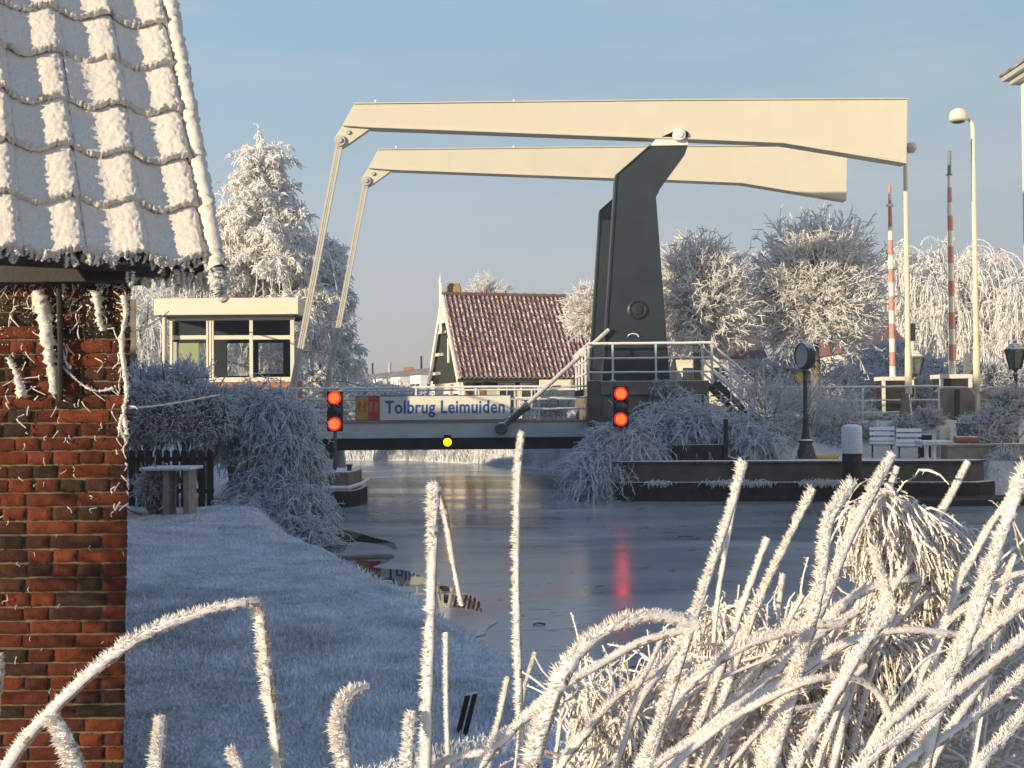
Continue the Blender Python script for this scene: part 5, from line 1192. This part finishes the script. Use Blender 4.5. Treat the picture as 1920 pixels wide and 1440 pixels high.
def shrub(name, label, blobs, n, ln, r, droop, bias=(0, 0, 0), dark=.12, wig=.3, cat='shrub', k=6, kind=None, out_w=.8, side_twigs=0, shell=.5, rs=4):
    """blobs: (px, py, depth, rx, ry, rz)"""
    n = int(n * 1.5); r *= .86
    vol = np.array([bb[3] * bb[4] * bb[5] for bb in blobs]) ** .75; pick = rng.choice(len(blobs), n, p=vol / vol.sum())
    C = np.array([tuple(P(bb[0], bb[1], bb[2])) for bb in blobs])[pick]; S = np.array([bb[3:6] for bb in blobs])[pick]
    u = rand_dirs(n); rad = rng.random(n) ** shell; st = C + u * S * rad[:, None]
    gz = np.maximum(ground_h(st[:, 0], st[:, 1]), 0.02); st[:, 2] = np.maximum(st[:, 2], gz + .02)
    tw = grow(st, u * out_w + rand_dirs(n) * .7 + np.array(bias), rng.uniform(*ln, n), k, wig, droop)
    tw[..., 2] = np.maximum(tw[..., 2], .015)
    V, F = tubes(tw, taper(n, k, r * 1.15, r * .7) * rng.uniform(.6, 1.45, (n, k)), rs)
    mi = np.repeat((rng.random(n) < dark * np.where(rad < .7, 2.2, .5)).astype(int), (k - 1) * rs)  # more dark twigs inside, standing in for shade between the branches
    parts = [(V, F, mi, True)]
    if side_twigs:
        n5 = n * side_twigs; tp, td = kids(tw, n5, .1, 1.0); t5 = grow(tp, td * .6 + rand_dirs(n5), rng.uniform(.25, .6, n5) * np.mean(ln) * .45, 4, .25, droop * .6); t5[..., 2] = np.maximum(t5[..., 2], .012)
        V5, F5 = tubes(t5, taper(n5, 4, r * .9, r * .5), 3); parts.append((V5, F5, 0, True))
    nb = 30; bi = rng.integers(0, len(blobs), nb); Cb = np.array([tuple(P(bb[0], bb[1], bb[2])) for bb in blobs])[bi]; g0 = Cb.copy(); g0[:, 2] = np.maximum(ground_h(Cb[:, 0], Cb[:, 1]), 0)
    dd = Cb - g0 + rng.normal(0, .25, (nb, 3)); st_ = grow(g0, dd + 1e-3, np.linalg.norm(dd, axis=1) + .05, 5, .12, 0); V6, F6 = tubes(st_, taper(nb, 5, .03, .012), 5); parts.append((V6, F6, 1, True))
    o = np_obj(name, parts, [M['frost_shade'], M['twig_dark']]); tag(o, label, None if kind else cat, None, kind); return o

shrub("weeping_shrub", 'big frosted weeping shrub hanging over the canal edge on the left', [(480, 775, 24.5, .85, .8, .55), (520, 800, 24.3, .75, .8, .75), (450, 800, 24.6, .6, .7, .6), (530, 870, 24.0, .75, .7, .8), (500, 930, 23.6, .75, .6, .6), (560, 960, 22.8, .55, .5, .6), (540, 1000, 22.2, .7, .4, .35), (590, 1010, 21.8, .35, .35, .25), (470, 985, 22.6, .5, .35, .22)],
      6200, (.22, .7), .0112, .42, (.12, -.25, -.1), dark=.22, side_twigs=5)
shrub("trimmed_hedge", 'frosted trimmed hedge above the dark picket fence', [(300, 775, 23.2, .75, .5, .62), (380, 778, 23.4, .7, .5, .6), (440, 775, 24.2, .7, .5, .55), (250, 780, 23.2, .5, .5, .6)], 5200, (.08, .26), .011, .05, (0, -.1, .2), dark=.42, side_twigs=4, shell=.45)
shrub("leafy_bush", 'frosted upright bush with stiff leaves in front of the bridge house windows', [(345, 712, 24.0, .55, .4, .28), (270, 715, 24.0, .35, .4, .2)], 420, (.12, .42), .012, -.04, (0, 0, .9), dark=.1, side_twigs=5)
shrub("potted_plant", 'small frosted plant beside the garden table', [(288, 912, 20.6, .27, .25, .22)], 260, (.1, .3), .008, .15, (0, -.2, .3), dark=.2, side_twigs=4)
# right bank: long arching stems
shrub("arching_shrub", 'frosted arching shrub spilling over the quay below the right signal', [(1130, 880, 31.8, .5, .5, .5), (1110, 900, 31.3, .3, .4, .35), (1180, 850, 32.4, .7, .7, .5), (1240, 815, 33.2, .7, .6, .4), (1160, 830, 33, .5, .5, .4)], 1500, (.5, 1.25), .0145, .24, (-.35, -.5, .25), dark=.16, wig=.13, k=9, side_twigs=6)
shrub("rambling_shrub", 'frosted rambling shrub on the quay between pier and clock', [(1300, 805, 33.0, .9, .6, .45), (1370, 820, 33.0, .7, .6, .42), (1420, 835, 32.8, .6, .6, .35), (1250, 780, 33.8, .5, .5, .3)], 1700, (.35, 1.0), .0135, .24, (-.1, -.45, .25), dark=.18, wig=.15, k=8, side_twigs=6)
shrub("thorny_shrub", 'loose frosted bare shrub in front of the road railing behind the clock', [(1440, 770, 35.0, .6, .5, .7), (1520, 775, 35.3, .8, .4, .6), (1580, 790, 35.3, .5, .4, .45)], 330, (.5, 1.3), .011, -.02, (0, 0, .5), dark=.12, wig=.18, k=8, side_twigs=4)
shrub("low_bush", 'low frosted bush under the road railing left of the benches', [(1450, 835, 34.8, .9, .4, .22), (1560, 835, 34.9, .5, .4, .2), (1620, 815, 35.0, .35, .4, .25)], 1000, (.15, .45), .012, .1, (0, -.2, .35), dark=.25, side_twigs=4)
shrub("pier_ivy", 'frosted ivy hanging over the front of the pier platform', [(1250, 735, 34.95, .45, .12, .32), (1285, 745, 34.95, .3, .12, .3), (1240, 720, 35.0, .3, .12, .12)], 620, (.1, .32), .010, .3, (0, -.3, -.1), dark=.45, side_twigs=4)
shrub("ornamental_grass", 'frosted grass clump beside the wagon wheel', [(1886, 888, 31.3, .26, .22, .12)], 240, (.2, .5), .008, .05, (0, 0, 1.0), dark=.1)
shrub("planter_bush", 'frosted bush in the stone planter before the lantern', [(1868, 800, 33.0, .5, .4, .42), (1890, 760, 33.4, .45, .4, .4), (1850, 825, 32.2, .25, .2, .18)], 1100, (.15, .5), .011, .02, (0, -.2, .5), dark=.3, side_twigs=4)
shrub("garden_shrub", 'frosted shrub between the tapered post and the rounded screen', [(1738, 790, 35.6, .42, .4, .3), (1700, 800, 35.0, .4, .3, .22)], 800, (.12, .4), .011, .08, (0, -.2, .4), dark=.3, side_twigs=4)
shrub("tub_plant", 'frosted plant growing in the blue grey tub', [(1820, 798, 32.9, .28, .25, .14)], 300, (.12, .36), .009, .1, (0, 0, .6), dark=.2, side_twigs=4)
shrub("pole_bush", 'frosted bush at the foot of the drum head street lamp', [(1860, 715, 47, 1.3, .6, .6), (1730, 735, 47, .9, .6, .5)], 1500, (.2, .6), .016, .05, (0, 0, .4), dark=.3, side_twigs=4)
shrub("far_bushes", 'frosted bushes along the far bank behind the bridge deck', [(700, 750, 62, 2.6, 1, .7), (620, 742, 60, 1.8, 1, .9), (1030, 765, 49, 1.0, .6, .35), (760, 760, 60, 1.5, 1, .6), (670, 848, 57, 1.6, .5, .35), (1480, 720, 50, 3.0, 1, 1.1), (1620, 730, 52, 2.0, 1, .9), (1660, 700, 55, 2.2, 1, 1.5), (1740, 715, 56, 2.2, 1, 1.2)], 5600, (.25, .8), .019, .08, (0, 0, .3), dark=.2, side_twigs=4, kind='stuff')
shrub("shade_bush", 'frosted bush added out of view to shade the near lawn', [(960 - 4.0 / 2.4 * 2200, 960, 2.4, .9, .5, .7), (960 - 3.4 / 2.6 * 2200, 1060, 2.6, .7, .5, .6)], 1500, (.2, .6), .008, .05, (0, 0, .4), dark=.4, side_twigs=5, shell=.4)  # unseen bush added to shade the lawn beside the shed wall
# white frost tufts on the quay ledges
parts = []
n = 900; t = rng.choice([.12, .3, .33, .36, .40, .55, .58, .61], n) + rng.normal(0, .02, n); pos = np.array([qx0, 31.0, .50]) + t[:, None] * np.array([qx1 - qx0, -.95, 0])
pos += np.stack([rng.normal(0, .05, n), np.full(n, -.02), rng.uniform(-.01, .03, n)], -1)
tw = grow(pos, rand_dirs(n) * .7 + np.array([0, -.9, .3]), rng.uniform(.06, .2, n), 5, .2, .4); V, F = tubes(tw, taper(n, 5, .011, .007), 4)
tag(np_obj("ledge_frost", [(V, F, 0, True)], M['frost_tree']), 'frosted weeds growing along the quay fender', None, None, 'stuff')

# ------------------------------------------------------------------ foreground reeds
WIND = np.array([-.86, -.25, .34]); WIND /= np.linalg.norm(WIND)
def reed_parts(pts, r0, r1, spike, dens, two=1.0):
    seg = np.linalg.norm(np.diff(pts, axis=0), axis=1); Ltot = seg.sum(); k = len(pts)
    rr = np.linspace(r0, r1, k) * np.clip(rng.normal(1, .08, k), .7, 1.3) * np.interp(np.arange(k), np.linspace(0, k, max(4, k // 9)), rng.uniform(.78, 1.2, max(4, k // 9))); s = 9
    V, F = tubes(pts[None], rr[None], s)
    cen = np.repeat(pts, s, 0); nn = nrm(V - cen); wd = nn @ WIND
    V = V + nn * (np.clip(wd, 0, 1) * np.repeat(rr, s) * .35)[:, None] + rng.normal(0, .07, V.shape) * np.repeat(rr, s)[:, None]
    fw = wd[F].mean(1); mi = (fw < -.25 + rng.normal(0, .15, len(fw))).astype(int)
    n = int(Ltot * dens); i = rng.integers(0, k - 1, n); f = rng.random((n, 1)); p = pts[i] + (pts[i + 1] - pts[i]) * f; T = nrm(pts[i + 1] - pts[i])
    a = rand_dirs(n) + WIND * .55; a = nrm(a - T * np.sum(a * T, 1, keepdims=True)); w2 = a @ WIND
    pat = np.interp(np.arange(k), np.linspace(0, k, max(4, k // 7)), rng.uniform(.65, 1.35, max(4, k // 7)))[i]
    ln = pat * spike * (0.20 + 1.1 * np.clip(w2, 0, 1) ** 1.2) * rng.uniform(.4, 1.35, n); rad = rr[i]
    tipdir = a + T * rng.normal(0, .25, (n, 1)) + np.array([0, 0, .15]) + rng.normal(0, .22, (n, 3))
    V2, F2 = cones(p + a * rad[:, None] * .75, tipdir, ln + rad * .25, np.minimum(ln * .145, .0016) + .00025)
    return [(V, F, mi, True), (V2, F2, 0, False)]
def reed(px, w, d, label, dr=None, group=None, name="frosted_reed", down=True, r_ratio=None):
    """px: tip first, root last"""
    n = len(px); ds = np.linspace(d, dr if dr else d, n); pts = [P(x, y, q) for (x, y), q in zip(px, ds)]
    rw = w / FPX * d
    if down:
        a, b2 = pts[-2], pts[-1]; u = (b2 - a).normalized(); g = float(ground_h(b2.x, b2.y)); z = b2.z; q = b2.copy()
        for _ in range(5):
            u = (u * .6 + Vector((0, 0, -1)) * .4).normalized(); q = q + u * max(.05, (z - g) / 4.2); pts.append(q.copy())
            if q.z < g: break
    Ltot = sum((pts[i + 1] - pts[i]).length for i in range(len(pts) - 1)); pts = catmull(pts, int(max(14, Ltot / .011)))
    core = rw * .26
    o = np_obj(name, reed_parts(pts, core, core * 1.1, rw * .31, 6800), [M['reed_frost'], M['reed_stalk']]); return tag(o, label, 'reed', group)
G = 'frosted reeds in the foreground'
reed([(526, 1450), (520, 1390), (508, 1300), (499, 1220), (490, 1150), (478, 1132), (430, 1136), (350, 1158), (262, 1197), (180, 1256), (95, 1338), (20, 1432)], 30, 1.45, 'long arched reed bent down at its tip across the brick wall corner', 1.3, G)
reed([(100, 1342), (122, 1380), (150, 1450)], 42, 1.3, 'short thick frosted leaf bent down from the arched reed', 1.28, G)
reed([(-4, 1225), (-2, 1262), (-10, 1330)], 34, 1.3, 'frosted reed piece just cut off by the left edge', 1.3, G)
reed([(306, 1346), (303, 1390), (298, 1450)], 27, 1.5, 'short upright reed stub in front of the lawn, nearest the brick wall', 1.45, G)
reed([(438, 1408), (446, 1428), (456, 1455)], 27, 1.6, 'tiny reed stub left of the arched reed tip', 1.55, G)
reed([(690, 1292), (664, 1302), (645, 1332), (640, 1376), (652, 1450)], 36, 1.4, 'hooked thick frosted reed alone in front of the lawn', 1.35, G)
reed([(818, 908), (815, 1000), (808, 1200), (800, 1450)], 30, 1.6, 'tallest thick upright reed with folded tip', 1.5, G)
reed([(822, 914), (836, 962), (850, 1050), (867, 1134)], 15, 1.6, 'thin broken stem folded down from the tallest thick reed', 1.72, G, down=False)
reed([(838, 1186), (838, 1310), (842, 1450)], 17, 1.9, 'medium reed stub close right of the tallest thick reed', 1.85, G)
reed([(776, 1336), (768, 1450)], 30, 1.5, 'stout reed stub close left of the tallest thick reed', 1.45, G)
reed([(980, 810), (972, 900), (970, 1100), (975, 1300), (982, 1450)], 19, 2.0, 'very tall thin upright reed in the middle of the canal view', 1.9, G)
reed([(954, 1270), (932, 1368), (914, 1450)], 18, 1.9, 'short slanted reed left of the very tall thin reed', 1.85, G)
reed([(935, 1408), (880, 1416), (830, 1432), (800, 1462)], 22, 1.7, 'low horizontal reed at the foot of the tallest reed', 1.7, G)
reed([(1302, 1168), (1240, 1156), (1178, 1166), (1110, 1202), (1060, 1262), (1022, 1360), (1000, 1450)], 42, 1.4, 'thickest arched reed bending right over the ice', 1.3, G)
reed([(1292, 1180), (1200, 1206), (1120, 1250), (1040, 1300), (962, 1370), (896, 1450)], 24, 1.7, 'second arched reed crossing just below the thickest arch', 1.55, G)
reed([(1296, 1246), (1230, 1264), (1160, 1304), (1100, 1376), (1044, 1455)], 19, 1.9, 'thin arched reed low under the two large arches', 1.8, G)
reed([(1186, 1348), (1150, 1330), (1110, 1346), (1070, 1400), (1050, 1450)], 15, 2.1, 'small low arched reed near the frame bottom', 2.05, G)
reed([(1130, 1318), (1090, 1300), (1060, 1322), (1046, 1400)], 12, 2.3, 'small thin arched reed inside the thickest arch', 2.25, G)
reed([(1005, 1225), (990, 1270), (982, 1310)], 9, 2.4, 'small thin forked twig touching the very tall thin reed', 2.35, G)
reed([(1396, 868), (1370, 960), (1330, 1082), (1290, 1202), (1250, 1330), (1215, 1455)], 25, 1.7, 'long slanted reed below the right signal, farthest left of the tall slanted ones', 1.5, G)
reed([(1386, 900), (1362, 1030), (1346, 1130), (1338, 1230)], 13, 2.0, 'thin reed right behind the farthest left slanted reed', 1.95, G)
reed([(1440, 1010), (1398, 1124), (1350, 1262), (1300, 1390), (1280, 1455)], 22, 1.8, 'slanted reed ending beside the quay shadow, second of the tall slanted ones', 1.7, G)
reed([(1526, 918), (1470, 1030), (1420, 1140), (1376, 1260), (1330, 1400)], 20, 2.0, 'slanted reed whose tip meets the quay fender left of the mooring pile', 1.85, G)
reed([(1470, 1078), (1458, 1160), (1440, 1290)], 13, 2.3, 'short thin upright reed stub between the slanted reeds', 2.2, G)
reed([(1602, 906), (1556, 982), (1540, 1100), (1510, 1222), (1480, 1332), (1445, 1455)], 30, 1.7, 'thick slanted reed in front of the mooring pile', 1.5, G)
reed([(1676, 855), (1632, 936), (1590, 1022), (1550, 1122), (1498, 1244), (1440, 1400)], 27, 1.9, 'thick slanted reed reaching the bench legs right of the mooring pile', 1.6, G)
reed([(1684, 876), (1664, 934), (1640, 1000), (1620, 1070)], 12, 2.0, 'slim bare topped reed next to the large drooping plume', 1.95, G)
reed([(1816, 868), (1782, 934), (1740, 1002), (1690, 1082), (1640, 1170)], 20, 2.0, 'slanted reed ending below the stone planter', 1.85, G)
reed([(1928, 880), (1882, 1000), (1840, 1130), (1800, 1232), (1760, 1330)], 36, 1.5, 'broad slanted reed near the right frame edge', 1.35, G)
reed([(1902, 924), (1862, 980), (1822, 1052), (1790, 1120)], 17, 1.9, 'short slanted reed left of the broad reed at the right edge', 1.85, G)
reed([(1641, 1027), (1660, 1090), (1676, 1146), (1633, 1196), (1584, 1274), (1530, 1370), (1490, 1455)], 28, 1.6, 'kinked reed bent back on itself in the reed bed centre', 1.4, G)
reed([(1856, 1202), (1790, 1190), (1700, 1182), (1600, 1202), (1500, 1260), (1400, 1322), (1300, 1390), (1210, 1455)], 24, 1.7, 'long flat reed sweeping from lower left to the right in the reed bed', 1.5, G)
reed([(1676, 1354), (1650, 1302), (1608, 1274), (1566, 1269), (1504, 1282), (1400, 1332), (1330, 1380), (1250, 1455)], 20, 1.6, 'arched reed curling down at its right end low in the reed bed', 1.45, G)
reed([(1930, 1190), (1862, 1248), (1790, 1302), (1700, 1372), (1610, 1450)], 32, 1.4, 'broad slanted reed rising to the right edge low in the reed bed', 1.25, G)
reed([(1935, 1120), (1850, 1190), (1776, 1258), (1700, 1330), (1640, 1400)], 29, 1.6, 'broad slanted reed just above the lowest broad one', 1.45, G)
reed([(1935, 1250), (1850, 1330), (1760, 1392), (1680, 1455)], 28, 1.45, 'broad frosted reed under the other broad slanted ones at lower right', 1.3, G)
reed([(1862, 1258), (1800, 1342), (1740, 1455)], 22, 1.6, 'medium slanted reed crossing the broad ones at lower right', 1.5, G)
reed([(1935, 1325), (1880, 1390), (1830, 1455)], 30, 1.4, 'stout slanted reed in the lower right corner', 1.3, G)
reed([(1610, 1148), (1520, 1202), (1420, 1290), (1330, 1362), (1236, 1455)], 22, 1.8, 'slanted reed running parallel above the long flat reed', 1.6, G)
reed([(1578, 1172), (1526, 1173), (1462, 1190), (1400, 1210), (1320, 1262), (1250, 1340)], 26, 1.7, 'smooth arched reed ending in the middle of the reed bed', 1.6, G)
reed([(1734, 1080), (1650, 1100), (1600, 1122), (1556, 1166), (1500, 1250)], 23, 1.9, 'arched reed below the large drooping plume', 1.8, G)
reed([(1742, 1066), (1702, 1140), (1670, 1182), (1640, 1250)], 13, 1.9, 'thin reed crossing below the large drooping plume', 1.85, G)
reed([(1905, 1040), (1880, 1110), (1860, 1180)], 13, 1.9, 'thin upright reed beside the broad reed near the right edge', 1.9, G)
reed([(1930, 1075), (1900, 1080), (1850, 1115), (1800, 1150), (1760, 1200)], 16, 1.8, 'thin arched reed at the right edge of the reed bed', 1.75, G)
# the tangle behind: short stems nothing tells apart
rr_ = np.random.default_rng(21)
for i in range(78):
    x0 = rr_.uniform(1180, 1960); y0 = rr_.uniform(1300, 1460) if x0 < 1400 else rr_.uniform(1180, 1460)
    ln = rr_.uniform(120, 330); a = math.radians(rr_.uniform(38, 78)); 
    if rr_.random() < .22: a = math.radians(rr_.uniform(15, 40))
    bend = rr_.normal(0, .25); d = rr_.uniform(1.75, 3.0)
    tip = (x0 + math.cos(a) * ln, y0 - math.sin(a) * ln); mid = (x0 + math.cos(a + bend) * ln * .5, y0 - math.sin(a + bend) * ln * .5)
    top_lim = 1010 + max(0, (1560 - tip[0])) * .55
    if tip[1] < top_lim: tip = (tip[0], top_lim + rr_.uniform(0, 60)); mid = ((x0 + tip[0]) / 2, (y0 + tip[1]) / 2)
    reed([tip, mid, (x0, y0)], rr_.uniform(8, 18), d, 'frosted reed stem in the dense tangle at lower right', d - .1, 'tangled reeds at lower right')
# drooping plumes
def plume(arch, w, drop, d, label, n=260):
    n = int(n * 8)
    pp = catmull([P(x, y, d) for x, y in arch], 20); i = rng.integers(2, 20, n); st = pp[i] + rng.normal(0, .006, (n, 3)); L = drop / FPX * d * rng.uniform(.5, 1.1, n) * np.sin(np.linspace(.5, PI - .4, 20))[i]
    s = grow(st, rng.normal(0, .35, (n, 3)) + np.array([.35, -.2, -.4]), L, 8, .24, .42); V, F = tubes(s, taper(n, 8, .0016, .0011) * rng.uniform(.6, 1.6, (n, 8)), 4)
    V = V + rng.normal(0, .0008, V.shape); mi = np.repeat((rng.random(n) < .22).astype(int), 7 * 4)
    n2 = n * 22; tp, td = kids(s, n2, 0, 1); a = rand_dirs(n2) + WIND * .5 + np.array([0, 0, -.1]); V2, F2 = cones(tp, a, rng.uniform(.003, .0085, n2), rng.uniform(.0008, .0018, n2))
    m2 = (rng.random(n2) < .15).astype(int)
    Vt, Ft = tubes(pp[None], np.full((1, 20), .006), 7)
    tag(np_obj("reed_plume", [(V, F, mi, True), (V2, F2, np.tile(m2, 3), False), (Vt, Ft, 0, True)], [M['reed_frost'], M['plume']]), label, 'reed plume', 'drooping frosted reed plumes')
plume([(1600, 1010), (1618, 960), (1650, 936), (1690, 955), (1730, 995), (1765, 1050)], 0, 150, 1.95, 'largest drooping frosted plume below the bench legs', 360)
plume([(1735, 1000), (1765, 990), (1795, 1000), (1810, 1030)], 0, 80, 2.1, 'small drooping plume right of the largest plume', 120)
plume([(1610, 1200), (1650, 1195), (1700, 1225), (1725, 1280)], 0, 170, 1.9, 'dark drooping plume in the middle of the reed bed', 260)
plume([(1400, 1225), (1440, 1205), (1490, 1220), (1520, 1260)], 0, 130, 2.1, 'drooping plume under the smooth arched reed', 200)
plume([(1330, 1160), (1355, 1148), (1380, 1165), (1390, 1200)], 0, 130, 2.2, 'drooping plume right of the thickest arched reed', 130)
plume([(1550, 1340), (1590, 1330), (1640, 1360), (1660, 1400)], 0, 150, 1.9, 'drooping plume at the bottom edge under the kinked reed', 200)
plume([(1090, 1310), (1105, 1300), (1118, 1320)], 0, 90, 2.0, 'small plume hanging inside the thickest arched reed', 70)
plume([(1150, 1350), (1180, 1340), (1205, 1370)], 0, 110, 2.0, 'plume hanging at the frame bottom right of the small arches', 110)
plume([(1640, 1080), (1700, 1060), (1760, 1090), (1800, 1130)], 0, 120, 2.1, 'wide plume just under the largest drooping plume', 220)
plume([(1400, 1400), (1440, 1385), (1500, 1410)], 0, 90, 1.9, 'white fluffy plume at the bottom edge of the reed bed', 140)
plume([(1820, 1130), (1850, 1115), (1890, 1140)], 0, 110, 2.0, 'plume beside the broad reed near the right edge', 150)
plume([(1740, 1200), (1780, 1195), (1830, 1230)], 0, 140, 2.1, 'plume behind the right end of the long flat reed', 170)

# matted frosted leaves filling the foot of the reed bed
n = 2900
x = rng.uniform(1060, 1960, n); low = np.clip(1370 - (x - 1060) * .36, 1120, 1400); y = low + (1470 - low) * rng.random(n) ** .7; dd = rng.uniform(2.0, 3.3, n)
st = np.array([tuple(P(a, b_, c_)) for a, b_, c_ in zip(x, y, dd)])
ang = rng.normal(R(55), R(28), n); dirs = np.stack([np.cos(ang), rng.normal(0, .35, n), np.sin(ang)], -1)
lv = grow(st, dirs, rng.uniform(.06, .26, n), 9, .16, .10)
V, F = tubes(lv, taper(n, 9, .0034, .0014) * rng.uniform(.6, 1.5, (n, 9)), 5)
mi = np.repeat((rng.random(n) < .18).astype(int), 8 * 5)
n2 = n * 60; tp, td = kids(lv, n2, 0, 1); V2, F2 = cones(tp, rand_dirs(n2) + WIND * .7, rng.uniform(.004, .010, n2), rng.uniform(.0008, .0017, n2))
tag(np_obj("reed_litter", [(V, F, mi, True), (V2, F2, 0, False)], [M['reed_frost'], M['plume']]), 'matted frosted reed leaves filling the foot of the reed bed', None, None, 'stuff')

# thin winter haze over the whole place
b = MB(); b.box((-905, -65, -1.9), (905, 1805, 17.5))
hz = bpy.data.materials.new("thin_haze"); hz.use_nodes = True; hn = hz.node_tree.nodes; hn.remove(hn["Principled BSDF"])
pv = hn.new("ShaderNodeVolumePrincipled"); pv.inputs["Color"].default_value = (0.93, 0.94, 0.97, 1); pv.inputs["Density"].default_value = 0.0016; pv.inputs["Anisotropy"].default_value = 0.2
hz.node_tree.links.new(pv.outputs[0], hn["Material Output"].inputs["Volume"])
tag(b.build("haze", hz), 'thin pale winter haze', None, None, 'stuff')
